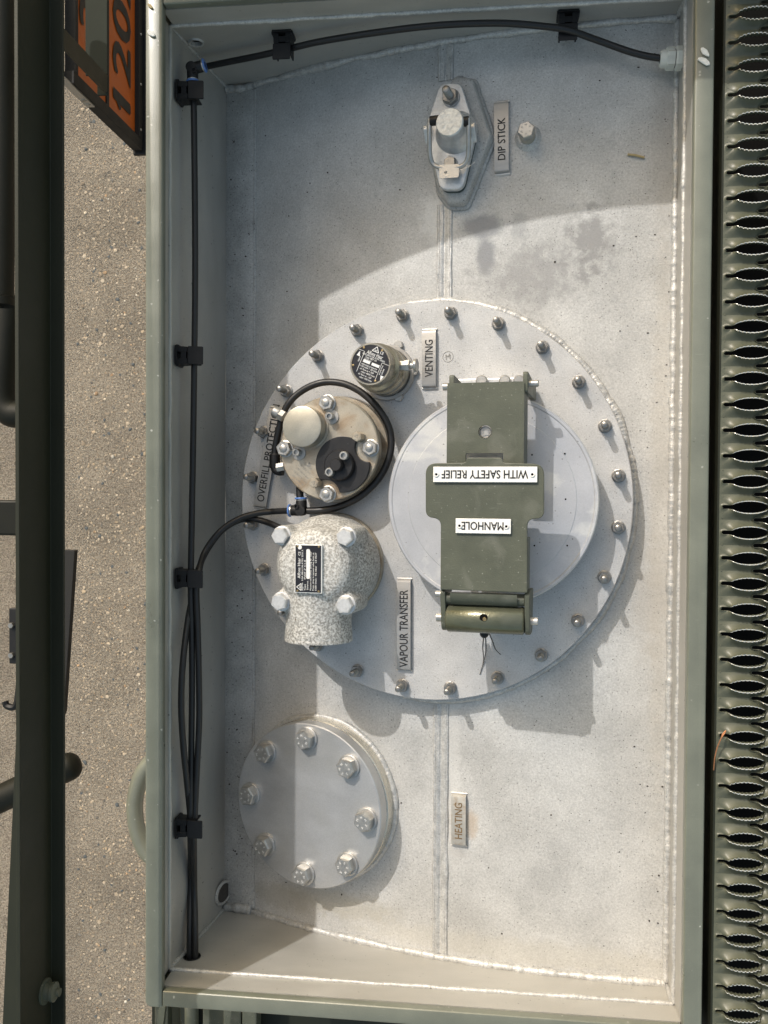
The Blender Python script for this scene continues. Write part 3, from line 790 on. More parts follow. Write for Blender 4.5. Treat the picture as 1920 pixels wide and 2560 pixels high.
# curved lip at the lower end of the flap
a = qf(1124, 1478); b = qf(1292, 1478)
mb = MB(); n = 10; vs = []; fs = []
for k in range(n + 1):
    t = k / n * math.pi / 2
    for x in (a[0], b[0]):
        vs.append((x, a[1] - .002 - .014 * math.sin(t), HF - .002 - .014 * (1 - math.cos(t))))
for k in range(n): fs.append((2 * k, 2 * k + 1, 2 * k + 3, 2 * k + 2))
mb.add(vs, fs); mb.build('flap_lip', 'green_paint', lid, sharp=60)
ms = .0012
# roller, its ears and pins
HRo = HF - .018
r0, r1 = q(1113, 1547, HRo + .010), q(1310, 1547, HRo + .010)
RR = .0150
ry = r0.y
xc_ = Matrix.Translation((r0.x, ry, HRo)) @ RY
LEN = r1.x - r0.x
rh = q(1209, 1538, HRo + RR)
mb = MB(); mb.lathe([(0, 0), (RR - .002, 0), (RR, .002), (RR, LEN - .002), (RR - .002, LEN), (0, LEN)], xc_, 48); mb.build('roller', 'roller_paint', lid, sharp=50)
mb = MB(); mb.lathe([(0, RR + .0003), (.0042, RR - .0001), (.0046, RR - .0008)], TR(rh.x, ry + .003, HRo), 18); mb.build('roller_hole', 'dark_void', lid)
mb = MB(); mb.cyl(rh.x + .001, ry + .002, .0021, HRo + RR, HRo + RR + .0008, 9, .0003); mb.build('orange_crumb', 'brass', lid)
mb = MB(); mb.lathe([(0, 0), (.0065, 0), (.0065, LEN), (0, LEN)], Matrix.Translation((r0.x, q(1200, 1497, HF - .012).y, HF - .013)) @ RY, 20); mb.build('hinge_rod', 'green_paint', lid)
TYZ = Matrix(((0, 0, 1, 0), (1, 0, 0, 0), (0, 1, 0, 0), (0, 0, 0, 1)))
for x, y0_, y1_ in ((q(1106, 1500).x, q(1106, 1473).y, q(1106, 1576).y), (q(1314, 1500).x, q(1314, 1480).y, q(1314, 1588).y)):
    mb = MB(); mb.prism(rounded_poly([(y0_, HF - .003), (y1_, HF - .010), (y1_, HF - .040), (y0_ + .002, HF - .045)], [.004, .012, .01, .002], 6), x, x + .0052, TYZ)
    mb.build('roller_ear', 'green_paint', lid, bevel=.0008)
a = q(1325, 1553, HRo)
mb = MB(); mb.lathe([(0, 0), (.0095, 0), (.0095, .002), (.004, .002), (.004, .011), (0, .011)], Matrix.Translation((a.x - .003, ry, HRo)) @ RY, 20); mb.build('hinge_pin', 'rusty_stainless', lid)
for dy, dz, r in ((0, 0, .0048), (.026, .006, .0035)):
    a = q(1101, 1540, HRo)
    mb = MB(); mb.lathe([(0, -.004), (r, -.004), (r, .003), (0, .003)], Matrix.Translation((a.x, ry + dy, HRo + dz)) @ RY, 16); mb.build('hinge_pin', 'steel', lid)
# what carries the bridge: a latch post on the plate under the roller and a spring column on the lid
mb = MB(); mb.box(r0.x + .020, r1.x - .020, ry - .005, ry + .009, .0003, HRo - RR + .003); mb.build('latch_post', 'galvanised', lid, bevel=.0015)
mb = MB(); mb.lathe([(.030, HL + .0003), (.030, HL + .008), (.018, HL + .010), (.018, HB - .005), (0, HB - .005)], TR(lcx + .002, lcy + .01, 0), 40); mb.build('spring_column', 'galvanised', lid, sharp=35)
# signs on the flap
def sign(parent, name, px0, py0, px1, py1, txt, h, th, tw, tx, riv):
    a, b = FP.loc(px0, py0, h), FP.loc(px1, py1, h)
    mb = MB(); mb.box(a.x, b.x, b.y, a.y, h - .0018, h)
    s = mb.build(name, 'white_sign', parent, bevel=.0004)
    cy = (a.y + b.y) / 2
    c = FP.loc(tx, (py0 + py1) / 2, h)
    mb = MB(); letter(mb, txt, c.x, cy, h + .0002, th, tw, math.pi, bold=.022); mb.build('lettering', 'black_ink', s)
    for rx in riv:
        c = FP.loc(rx, (py0 + py1) / 2, h)
        mb = MB(); mb.lathe([(.0030, h + .0002), (.0029, h + .0008), (.0021, h + .0013), (.0014, h + .0011), (.0013, h + .0004)], TR(c.x, cy, 0), 22); mb.lathe([(0, h + .0005), (.0014, h + .0005)], TR(c.x, cy, 0), 14, 1)
        mb.build('rivet', ['white_sign', 'dark_void'], s)
S0 = FP.scale(1200, 1250, HF)
sign(fl, 'safety_relief_sign', 1083, 1167, 1343, 1206, 'WITH SAFETY RELIEF', HF + .003, 20.5 * S0, 216 * S0, 1211, (1091, 1331))
sign(fl, 'manhole_sign', 1139, 1296, 1277, 1335, 'MANHOLE', HF + .003, 20 * S0, 105 * S0, 1206, (1149, 1266))
# plug with loose threads under the roller
tp = thing('plug_on_thread', 'small dark plug with loose frayed threads below the green roller', 'plug', FP.M @ TR(*q(1211, 1584, .05)))
mb = MB(); mb.lathe([(0, -.048), (.0018, -.048), (.0018, -.004), (.0046, -.003), (.0050, .0015), (.0035, .0038), (0, .0042)], seg=20); mb.build('plug_head', 'black_plastic', tp)
o0 = q(1211, 1584, .05)
def rel(px, py, h): p = q(px, py, h); return p - o0
for pp in (((1209, 1592, .05), (1207, 1620, .02), (1209, 1645, .004), (1206, 1665, .0015), (1199, 1688, .001)), ((1214, 1592, .05), (1215, 1622, .02), (1212, 1645, .004), (1207, 1664, .0015)), ((1222, 1582, .05), (1231, 1602, .03), (1238, 1622, .01), (1249, 1634, .003), (1252, 1637, .001))):
    pth = resample(spline([rel(*p) for p in pp], 8), .0011)
    pth = [p + Vector((.0004 * (-1) ** i, 0, 0)) for i, p in enumerate(pth)]
    MB().tube(pth, .00045, 5).build('thread', 'cable_thread', tp)

# ------------------------------------------------------------------ welded name strips
def strip(name, label, F, pa, pb, wpx, txt, th, tl_, ink='black_ink', matl='plate_stainless', h=.006, tshift=0.0, rot=0.0):
    """bent strip whose long axis runs from pixel pa (start of the text) to pb"""
    a, b = F.loc(*pa, h), F.loc(*pb, h)
    d = b - a; ang = math.atan2(d.y, d.x); Ln = d.length
    M = F.M @ TR((a.x + b.x) / 2, (a.y + b.y) / 2, 0, ang)
    s = F.scale(*pa, h); w = wpx * s
    t = thing(name, label, 'sign', M)
    n = 6; prof = [(-Ln / 2, -.001), (-Ln / 2 + .0004, h - .0025), (-Ln / 2 + .0016, h - .0006), (-Ln / 2 + .004, h), (Ln / 2 - .004, h), (Ln / 2 - .0016, h - .0006), (Ln / 2 - .0004, h - .0025), (Ln / 2, -.001)]
    mb = MB(); vs = []; fs = []
    for y in (-w / 2, w / 2):
        for x, z in prof: vs.append((x, y, z))
        for x, z in prof: vs.append((x, y, z - .0012))
    m = len(prof)
    for i in range(m - 1):
        fs += [(i, i + 1, 2 * m + i + 1, 2 * m + i), (m + i, m + i + 1, 3 * m + i + 1, 3 * m + i), (i, i + 1, m + i + 1, m + i), (2 * m + i, 2 * m + i + 1, 3 * m + i + 1, 3 * m + i)]
    mb.add(vs, fs); mb.build('strip', matl, t, sharp=40)
    mb = MB(); letter(mb, txt, tshift, 0, h + .0003, th * s, tl_ * s, 0, bold=.014); mb.build('lettering', ink, t)
    for sx in (-1, 1):
        bead([(sx * (Ln / 2 + .0008), -w / 2 - .001, .0004), (sx * (Ln / 2 + .0008), w / 2 + .001, .0004)], .0014, .003, .4, seed=int(abs(pa[0]))).build('tack_weld', 'rusty_stainless', t, sharp=80)
    return t
def shell_frame(px, py):
    P = onshell(px, py); return Frame(P, math.atan(shell_slope(P.x)))
strip('venting_sign', 'grey metal strip lettered VENTING welded to the round plate', FP, (1072, 968), (1072, 824), 35, 'VENTING', 20, 92)
strip('vapour_transfer_sign', 'grey metal strip lettered VAPOUR TRANSFER welded beside the mottled valve', FP, (1009, 1677), (1009, 1449), 35, 'VAPOUR TRANSFER', 21, 193, tshift=-.004)
strip('overfill_protection_sign', 'slanting grey strip lettered OVERFILL PROTECTION beside the round sensor', FP, (648, 1269), (690, 1020), 34, 'OVERFILL PROTECTION', 19, 244, tshift=.006)
F1 = shell_frame(1254, 340)
strip('dip_stick_sign', 'grey strip lettered DIP STICK beside the diamond shaped cap', F1, (1254, 430), (1253, 252), 36, 'DIP STICK', 19, 104, tshift=-.003)
F2 = shell_frame(1146, 2050)
strip('heating_sign', 'small rusty strip with faded tan lettering HEATING near the bottom seam', F2, (1146, 2116), (1146, 1988), 37, 'HEATING', 19, 90, ink='faded_ink', matl='tarnished_strip')

# ------------------------------------------------------------------ vent valve
HV = .080
vt = FP.loc(922, 909, HV)
vb = FP.loc(974, 934, 0)
Vc = Vector(((vt.x + vb.x) / 2, (vt.y + vb.y) / 2, 0))
vr = 52 * FP.scale(922, 909, HV)
vent = thing('vent_valve', 'small round vent valve with a black specification label on top', 'valve', FP.M @ TR(Vc.x, Vc.y, 0))
mb = MB(); mb.lathe([(0, 0), (.033, 0), (.033, .006), (.0325, .007), (.029, .007)], seg=48); mb.build('base_flange', 'plate_stainless', vent, sharp=40)
mb = MB(); mb.lathe([(.027, .007), (.0285, .010), (.0285, .018), (.0268, .020), (.0268, .027), (.0285, .029), (.0285, .036), (.0262, .039), (.0262, .05), (.0272, .052), (.0272, .056), (vr + .0006, .060), (vr + .0006, HV - .001), (vr, HV), (vr - .0014, HV), (vr - .0018, HV - .0012), (0, HV - .0012)], seg=64)
mb.build('valve_body', 'vent_metal', vent, sharp=30)
mb = MB(); mb.cyl(0, 0, vr - .002, HV - .0013, HV - .0006, 56)
lab = mb.build('name_label', 'nameplate_black', vent)
mb = MB(); t_ = Matrix.Rotation(math.radians(-23), 4, 'Z'); z = HV - .0004; k_ = vr / 52.0
def LN(mb, s, x, y, h, w, ang=0.0): letter(mb, s, x * k_, y * k_, z, h * k_, w * k_ if w else None, ang, bold=.01, T=t_)
tri = [(-9, 33), (9, 33), (0, 46)]
for i in range(3):
    a, b = Vector((*tri[i], 0)) * k_, Vector((*tri[(i + 1) % 3], 0)) * k_
    mb.tube([t_ @ Vector((a.x, a.y, z)), t_ @ Vector((b.x, b.y, z))], .0005, 4)
LN(mb, 'AH', 0, 36.5, 4.5, 8); LN(mb, 'CE', 17, 36, 7, 9)
LN(mb, 'Alfons Haar', 2, 26, 9, 44); LN(mb, 'II BA IBExU 04 ATEX 2036X', 2, 18.5, 4.2, 62); LN(mb, 'Type: BEV 1A', -4, 13, 5, 32); LN(mb, 'Serial-no:', -10, 7.5, 4, 20)
LN(mb, 'relieving pressure:', 0, -6, 4.2, 44); LN(mb, '+120 mbar / -20 mbar', 0, -12, 4.4, 50); LN(mb, 'air flow at + 500', -2, -18.5, 4.2, 38); LN(mb, 'mbar: 4000 l/min', 4, -25, 4.2, 38); LN(mb, 'air flow at - 150', -2, -32, 4.2, 36); LN(mb, 'mbar: 1000 l/min', 3, -38.5, 4.2, 34)
LN(mb, 'open', -33, 2, 4.5, 14, math.pi / 2); LN(mb, 'close', 37, -6, 4.5, 15, math.pi / 2); LN(mb, '(plombe here)', 31, -4, 3.5, 24, math.pi / 2)
def BXT(x0, x1, y0, y1): mb.box(x0 * k_, x1 * k_, y0 * k_, y1 * k_, z - .0002, z, T=t_)
BXT(-21, -2, -1.5, 5.5); BXT(3, 24, -1.5, 5.5); BXT(-27, -26, -30, 24); BXT(26.5, 27.3, -36, 14); BXT(27, 46, 13.4, 14.2); BXT(-44, -27, 23.4, 24.2)
for x, y, s in ((-38, 8, 1), (40, -16, -1)):
    mb.add([(x * k_ - .002, y * k_, z), (x * k_ + .002, y * k_, z), (x * k_, y * k_ + s * .006, z)], [(0, 1, 2)], t_)
mb.build('lettering', 'white_ink', lab)
for a in (60, 125, 195, 300):
    mb = MB(); mb.lathe([(.0014, z - .0002), (.0012, z + .0005), (0, z + .0008)], Matrix.Rotation(math.radians(a - 23 + 10), 4, 'Z') @ Matrix.Translation((vr * .86, 0, 0)), 10); mb.build('label_rivet', 'brass', lab)
# petcock on the right
pk = Matrix.Translation((.0255, .002, .045)) @ RY
mb = MB(); mb.lathe([(0, 0), (.0058, 0), (.0058, .006), (0, .006)], pk, 6); mb.lathe([(.0035, .006), (.0035, .016), (0, .016)], pk, 14); mb.hexa(0, 0, .0115, .006, .012, T=pk); mb.build('petcock_body', 'steel', vent, sharp=25)
mb = MB(); mb.lathe([(0, 0), (.0095, 0), (.0095, .0035), (0, .0035)], Matrix.Translation((.0425, .002, .046)) @ RY @ Matrix.Scale(.8, 4, (0, 1, 0)), 24); mb.build('petcock_knob', 'steel', vent, bevel=.0006)
for p in ((995, 862), (1033, 928), (995, 992)):
    c = FP.loc(*p, .006) - Vc
    mb = bolt_mesh(.0100, .005); mb.build('flange_bolt', 'steel', vent, TR(c.x, c.y, .0004, random.random()), sharp=25)

# ------------------------------------------------------------------ overfill sensor
HO = .040
oc = FP.loc(822, 1121, HO)
OR = 128.5 * FP.scale(822, 1121, HO)
sens = thing('overfill_sensor', 'stained round stainless sensor housing with steel cap and black cover', 'sensor', FP.M @ TR(oc.x, oc.y, 0))
so_ = FP.scale(822, 1121, HO)
def P2(px, py, h=HO): p = FP.loc(px, py, h); return p.x - oc.x, p.y - oc.y
mb = MB(); mb.lathe([(0, 0), (OR + .004, 0), (OR + .004, .010), (OR + .0035, .011), (OR - .004, .011), (OR - .004, HO - .016), (OR, HO - .014), (OR + .0004, HO - .012), (OR + .0004, HO - .0015), (OR - .001, HO), (0, HO)], seg=96)
mb.build('housing', 'stainless_tan', sens, sharp=30)
cx, cy = P2(754, 1066, HO + .020); cr_ = 52 * FP.scale(754, 1066, HO + .020)
mb = MB(); mb.lathe([(cr_ * .98, HO), (cr_, HO + .0005), (cr_, HO + .0175), (cr_ - .0006, HO + .0193), (cr_ - .0025, HO + .020), (0, HO + .0202)], TR(cx, cy, 0), 64); mb.build('sensor_cap', 'stainless_cap', sens, sharp=50)
mb = MB(); mb.lathe([(cr_ + .0001, HO + .0001), (cr_ + .0026, HO + .0001), (cr_ + .0024, HO + .0012), (cr_, HO + .0014)], TR(cx, cy, 0), 48); mb.build('cap_flange', 'stainless_tan', sens)
bx_, by_ = P2(857, 1161, HO + .003); br_ = 70 * so_
# black cover with two bites for the nuts
poly = []
bites = [(P2(922, 1119, HO + .003), .0165), (P2(814, 1236, HO + .003), .0175)]
for k in range(120):
    a = 2 * math.pi * k / 120
    x, y = bx_ + br_ * math.cos(a), by_ + br_ * math.sin(a)
    for (c, r) in bites:
        d = Vector((x - c[0], y - c[1]))
        if d.length < r:
            dv = Vector((bx_ - c[0], by_ - c[1])).normalized()
            t = d.normalized(); t = (t + dv * 1.2 * (1 - d.length / r)).normalized()
            x, y = c[0] + t.x * r, c[1] + t.y * r
    poly.append((x, y))
mb = MB(); mb.prism(poly, HO + .0004, HO + .005); mb.build('black_cover', 'black_cover', sens, bevel=.0008)
kx, ky = P2(846, 1163, HO + .012)
mb = MB(); mb.lathe([(.0185, HO + .0052), (.0182, HO + .010), (.0165, HO + .0125), (.0075, HO + .0125), (.0072, HO + .022), (.0062, HO + .024), (0, HO + .024)], TR(kx, ky, 0), 40); mb.build('cover_boss', 'black_cover', sens, sharp=35)
al = allen_mesh(.0050, .0075).mesh('allen_screw', 'steel', 30)
for p in ((858, 1139), (822, 1180)):
    x, y = P2(*p, HO + .02); place('allen_screw', al, sens, TR(x, y, HO + .0127))
al2 = allen_mesh(.0044, .0105).mesh('cap_screw', 'steel', 30)
for p in ((822, 1040), (739, 1131)):
    x, y = P2(*p, HO + .012)
    s_ = place('cap_screw', al2, sens, TR(x, y, HO + .0015)); mb = MB(); mb.lathe([(.004, -.0013), (.0085, -.0013), (.0085, .0), (.004, .0005)], seg=22); mb.build('washer', 'plate_stainless', s_)
NUT_L = stud_proto(.0105, .0098, .0160, 'steel', 'steel')
for p in ((813, 1006), (707, 1121), (922, 1119), (814, 1235.5)):
    x, y = P2(*p, HO + .01); put_stud(sens, x, y, HO + .0002, random.random(), NUT_L)
for p, rz in (((892, 1091), .5), ((784, 1207), .2)):
    x, y = P2(*p, HO + .016)
    mb = MB(); mb.hexa(0, 0, .0105, 0, .016, ch=.05); mb.lathe([(.0042, .0161), (.0040, .0164), (0, .0164)], seg=20); s_ = mb.build('seal_standoff', 'stainless_tan', sens, TR(x, y, HO + .0002, rz), sharp=25)
    mb = MB(); tri = [Vector((.0026 * math.cos(a), .0026 * math.sin(a), .0166)) for a in (.5, .5 + 2.1, .5 + 4.2, .5)]
    mb.tube(tri, .0003, 4); mb.build('seal_mark', 'grey_ink', s_)
# etched lettering on the housing
mb = MB()
for i, (s, px, py, w) in enumerate((('Type OFS', 770, 1165, 26), ('04 ATEX 1074', 764, 1174, 34), ('12V 50mA IP67', 757, 1183, 42), ('CE 0637 II 1/2 G', 751, 1192, 46), ('EEx ia IIB T4', 745, 1200, 38), ('-20 < Ta < +50', 739, 1207, 34))):
    x, y = P2(px, py); letter(mb, s, x, y, HO + .0002, 4.2 * so_, w * so_, math.radians(-42), bold=0)
x, y = P2(772, 1160); mb.add([(x - .002, y - .003, HO + .0002), (x + .0035, y - .003, HO + .0002), (x + .0005, y + .003, HO + .0002)], [(0, 1, 2)])
mb.build('etched_text', 'grey_ink', sens)
# line fittings screwed into the side of the housing
x, y = P2(700, 1036, HO - .012)
Mf = Matrix.Translation((x, y, HO - .012)) @ Matrix.Rotation(math.radians(150), 4, 'Z') @ RY
mb = MB(); mb.hexa(0, 0, .0125, -.006, .001, T=Mf); mb.lathe([(0, 0), (.0064, .001), (.0068, .003), (.0068, .0085), (.006, .0095), (0, .0095)], Mf, 22); mb.build('side_fitting', 'steel', sens, sharp=28)
x, y = P2(700, 1168, HO - .015)
Mf = Matrix.Translation((x, y, HO - .015)) @ Matrix.Rotation(math.radians(190), 4, 'Z') @ RY
mb = MB(); mb.hexa(0, 0, .0095, -.006, .004, T=Mf); mb.build('side_fitting', 'steel', sens, sharp=28)

# ------------------------------------------------------------------ vapour transfer valve
HVV = .090
vv0 = FP.loc(835, 1408, 0.004)
valve = thing('vapour_valve', 'cast valve with mottled white and grey finish, outlet pipe and black nameplate', 'valve', FP.M @ TR(vv0.x, vv0.y, 0))
def V2(px, py, h=HVV): p = FP.loc(px, py, h); return p.x - vv0.x, p.y - vv0.y
BR = 127 * FP.scale(835, 1408, .004)
mb = MB(); mb.lathe([(0, 0), (BR, 0), (BR, .008), (BR - .001, .009), (0, .009)], seg=80); mb.build('base_flange', 'stainless_tan', valve, sharp=40)
mb = MB()
cxv, cyv = V2(779, 1421, HVV)
mb.lathe([(0, .008), (BR - .0015, .008), (BR - .002, .034), (BR - .006, .052), (BR - .014, .066), (BR - .026, .076), (0, .081)], TR(0, 0, 0), 64)
# upper cap, turned slightly to the left
mb.lathe([(0, .03), (.046, .03), (.046, .074), (.043, .084), (.036, .0895), (.025, .0915), (0, .092)], TR(cxv, cyv + .001, 0), 56)
boltp = [V2(697.5, 1340, HVV), V2(860, 1343, HVV), V2(696, 1506, HVV), V2(859, 1514, HVV)]
for x, y in boltp:
    mb.lathe([(0, .03), (.0125, .03), (.0120, .0785), (.0110, .0800), (0, .0800)], TR(x, y, 0), 28)
    d = Vector((cxv - x, cyv - y, 0)); a = math.atan2(d.y, d.x)
    mb.box(0, d.length, -.0115, .0115, .034, .076, TR(x, y, 0, a))
# outlet pipe pointing down the picture
xp0, yp0 = V2(796, 1600, .055); xpl = V2(715, 1600, .055)[0]; xpr = V2(876, 1600, .055)[0]; ro = (xpr - xpl) / 2
RXm = Matrix.Rotation(math.pi / 2, 4, 'X')
Mp = Matrix.Translation(((xpl + xpr) / 2, 0, .052)) @ RXm
mb.lathe([(0, 0), (ro * 1.02, 0), (ro * .97, -yp0 * .75), (ro, -yp0 - .006), (ro, -yp0), (0, -yp0)], Mp, 48)
raw = mb.build('raw', 'cast_mottled', None)
md = raw.modifiers.new('r', 'REMESH'); md.mode = 'VOXEL'; md.voxel_size = .0018; md.use_smooth_shade = True
md = raw.modifiers.new('s', 'SMOOTH'); md.iterations = 9; md.factor = .6
dg = bpy.context.evaluated_depsgraph_get(); dg.update()
bm_ = bpy.data.meshes.new_from_object(raw.evaluated_get(dg)); bpy.data.objects.remove(raw)
bm_.polygons.foreach_set('use_smooth', [True] * len(bm_.polygons)); bm_.name = 'valve_body'
if not bm_.materials: bm_.materials.append(MATS['cast_mottled'])
place('valve_body', bm_, valve)
mb = MB(); mb.lathe([(ro * .86, 0), (ro * .99, 0), (ro * 1.005, .002), (ro * .995, .005), (ro * .86, .005)], Matrix.Translation(((xpl + xpr) / 2, yp0 + .0045, .052)) @ RXm, 48); mb.build('outlet_lip', 'cast_mottled', valve)
mb = MB(); mb.lathe([(0, 0), (ro * .87, 0)], Matrix.Translation(((xpl + xpr) / 2, yp0 - .0012, .052)) @ RXm, 32); mb.build('outlet_bore', 'dark_void', valve)
bh = bolt_mesh(.0175, .0085).mesh('cover_bolt', 'galvanised', 25)
wh = MB().lathe([(0, 0), (.0112, 0), (.0112, .0018), (.0100, .0022), (0, .0022)], seg=26).mesh('washer', 'galvanised', 40)
for i, (x, y) in enumerate(boltp):
    b_ = place('cover_bolt', bh, valve, TR(x, y, .0815, i * .7)); place('washer', wh, b_, TR(0, 0, -.0022))
# nameplate
HN = .0955
a, b = V2(737, 1361, HN), V2(804, 1484, HN)
mb = MB(); mb.box(a[0], b[0], b[1], a[1], HN - .006, HN - .0002); npb = mb.build('nameplate', 'white_sign', valve, bevel=.0003)
nk = (a[1] - b[1]) / 123.0; ncx, ncy = (a[0] + b[0]) / 2, (a[1] + b[1]) / 2
mb = MB(); mb.box(a[0] + .0008, b[0] - .0008, b[1] + .0008, a[1] - .0008, HN - .0002, HN); mb.build('nameplate_face', 'nameplate_black', npb)
mb = MB(); z = HN + .0002
def NL(s, u, v, h, w):      # u along the text (upwards in the picture), v across from the left edge, in photo pixels
    letter(mb, s, ncx + (v - 33.5) * nk, ncy + (u - 61.5) * nk, z, h * nk, w * nk, math.pi / 2, bold=.008)
NL('Alfons Haar', 63, 9, 7.5, 52); NL('CE', 100, 10, 6, 10)
for s, u, v, w in (('Approv.  II BA IBExU 04 ATEX 2035 X', 58, 18, 104), ('Type     PVDF 3" C1-B', 45, 25, 78), ('Serial-no.', 20, 32, 24), ('Vacuum valve funct. setting 40" mbar', 56, 40, 100), ('Press. drop in vacuum valve funct. at', 55, 47, 96), ('1500 l/min : 92 mbar   CE 0637', 55, 54, 96)):
    NL(s, u, v, 4.2, w)
tr3 = [(6, 6), (6 + 20, 6 + 3.5), (6, 17)]
for i in range(3):
    P_ = [Vector((ncx + (v - 33.5) * nk, ncy + (u - 61.5) * nk, z)) for u, v in (((6, 15)), ((24, 15)), ((15, 3)))]
for i in range(3): mb.tube([P_[i], P_[(i + 1) % 3]], .0005, 4)
NL('AH', 15, 11.5, 4.5, 7)
mb.prism(rounded_poly([(ncx + (28.5 - 33.5) * nk, ncy + (36 - 61.5) * nk), (ncx + (38.5 - 33.5) * nk, ncy + (36 - 61.5) * nk), (ncx + (38.5 - 33.5) * nk, ncy + (112 - 61.5) * nk), (ncx + (28.5 - 33.5) * nk, ncy + (112 - 61.5) * nk)], .0022, 5), z - .0002, z + .0001)
mb.cyl(ncx + (11 - 33.5) * nk, ncy + (116 - 61.5) * nk, .0024, z - .0002, z + .0001, 18)
mb.build('lettering', 'white_ink', npb)
for sx in (5, 62):
    for sy in (5, 118):
        mb = MB(); mb.lathe([(.0014, 0), (.0011, .0007), (0, .0009)], TR(ncx + (sx - 33.5) * nk, ncy + (sy - 61.5) * nk, HN), 12); mb.build('rivet', 'brass', npb)

# ------------------------------------------------------------------ blank flange
TF = math.radians(19)
F0 = Frame(onshell(800, 2015), TF)
HC = .038
e = [F0.loc(603, 2036, HC), F0.loc(943, 1990, HC), F0.loc(756, 1808, HC), F0.loc(806, 2228, HC)]
fcx = (e[0].x + e[1].x) / 2; fcy = (e[2].y + e[3].y) / 2; FR = (e[2].y - e[3].y) / 2
FF = Frame(F0.M @ Vector((fcx, fcy, 0)), TF)
flg = thing('blank_flange', 'round aluminium blank flange with eight large hexagon bolts', 'flange', FF.M)
mb = MB(); mb.lathe([(0, .0205), (FR - .001, .0205), (FR, .0215), (FR, HC - .0012), (FR - .0012, HC), (0, HC)], seg=112); mb.build('cover_disc', ['machined_aluminium'], flg, sharp=30)
mb = MB(); mb.lathe([(FR + .0006, .0005), (FR + .0006, .0185), (FR - .0006, .0197), (FR - .006, .0197)], seg=112); mb.build('flange_ring', 'machined_edge', flg, sharp=30)
mb = MB(); mb.lathe([(FR - .004, .0195), (FR - .0022, .0195), (FR - .0022, .0207), (FR - .004, .0207)], seg=96); mb.build('gasket', 'rubber_black', flg)
mb = MB(); mb.lathe([(FR - .002, -.06), (FR - .002, .001)], seg=80); mb.build('flange_neck', 'machined_edge', flg)
ring = []
for k in range(161):
    a = 2 * math.pi * k / 160
    P = FF.M @ Vector(((FR + .001) * math.cos(a), (FR + .001) * math.sin(a), 0))
    Q = FF.I @ Vector((P.x, P.y, shell_z(P.x) + .001)); ring.append(Vector((Q.x, Q.y, min(Q.z, .006))))
bead(ring, .0045, .0052, .18, seed=51).build('weld_bead', 'weld_metal', flg, sharp=80)
pxb = [(754, 1851), (652, 1885), (613, 1991), (651, 2120), (749, 2193), (857, 2170), (904, 2058), (860, 1923)]
HH = .0135
pl_ = [FF.loc(*p, HC + HH) for p in pxb]
bc = sum(pl_, Vector()) / 8; brad = sum((p - bc).length for p in pl_) / 8
a0 = sum(((math.atan2(p.y - bc.y, p.x - bc.x) - k * math.pi / 4 - 1.2) % (2 * math.pi) for k, p in enumerate(pl_))) / 8 + 1.2
bm2 = [bolt_mesh(.0215, .0100, True).mesh('flange_bolt', ['steel', 'white_sign'], 25) for _ in range(2)]
wm = MB().lathe([(0, 0), (.0145, 0), (.0145, .0024), (.0138, .0028), (.0118, .0029), (0, .0029)], seg=32).mesh('washer', 'steel', 40)
for k in range(8):
    p = pl_[k] * .7 + (bc + Vector((math.cos(a0 + k * math.pi / 4), math.sin(a0 + k * math.pi / 4), 0)) * brad) * .3
    b_ = place('flange_bolt', bm2[k % 2], flg, TR(p.x, p.y, HC + .0031, random.random() * 3)); place('washer', wm, b_, TR(0, 0, -.003))

# ------------------------------------------------------------------ dip stick cap
FD = shell_frame(1130, 352)
dip = thing('dip_stick_fitting', 'diamond shaped zinc cap with wire bail on a raised welded pad', 'dip stick', FD.M)
def D(px, py, h): p = FD.loc(px, py, h); return (p.x, p.y)
HP = .016; HD = .030
pad = [D(1136, 190, HP), D(1066, 320, HP), D(1092, 470, HP), D(1118, 504, HP), D(1160, 504, HP), D(1226, 340, HP), D(1180, 198, HP)]
pad = rounded_poly(pad, [.008, .014, .008, .006, .008, .014, .008], 8)
mb = MB()
n = len(pad); cxp = sum(p[0] for p in pad) / n; cyp = sum(p[1] for p in pad) / n
vs = []; fs = []
for sc, z in ((1.07, -.006), (1.045, .003), (1.02, HP - .003), (.985, HP - .0006), (.95, HP), (.0, HP)):
    for p in pad: vs.append((cxp + (p[0] - cxp) * sc, cyp + (p[1] - cyp) * sc, z))
for r in range(5):
    for k in range(n): fs.append((r * n + k, r * n + (k + 1) % n, (r + 1) * n + (k + 1) % n, (r + 1) * n + k))
mb.add(vs, fs); mb.build('welded_pad', 'aluminium_foot', dip, sharp=60)
loop = [Vector((cxp + (p[0] - cxp) * 1.05, cyp + (p[1] - cyp) * 1.05, .0008)) for p in pad]; loop.append(loop[0])
bead(loop, .0030, .006, .3, seed=61).build('weld_bead', 'aluminium_foot', dip, sharp=80)
low = rounded_poly([D(1100, 208, HD), D(1062, 320, HD), D(1100, 474, HD), D(1156, 474, HD), D(1190, 330, HD), D(1152, 206, HD)], [.012, .012, .012, .012, .012, .012], 9)
mb = MB(); mb.prism([(p[0] * .97 + cxp * .0, p[1]) for p in low], HP + .0002, HD - .009); mb.build('gasket', 'gasket_green', dip, bevel=.0008)
mb = MB(); mb.prism(low, HD - .0085, HD); mb.build('base_plate', 'galvanised', dip, bevel=.0018, bseg=3)
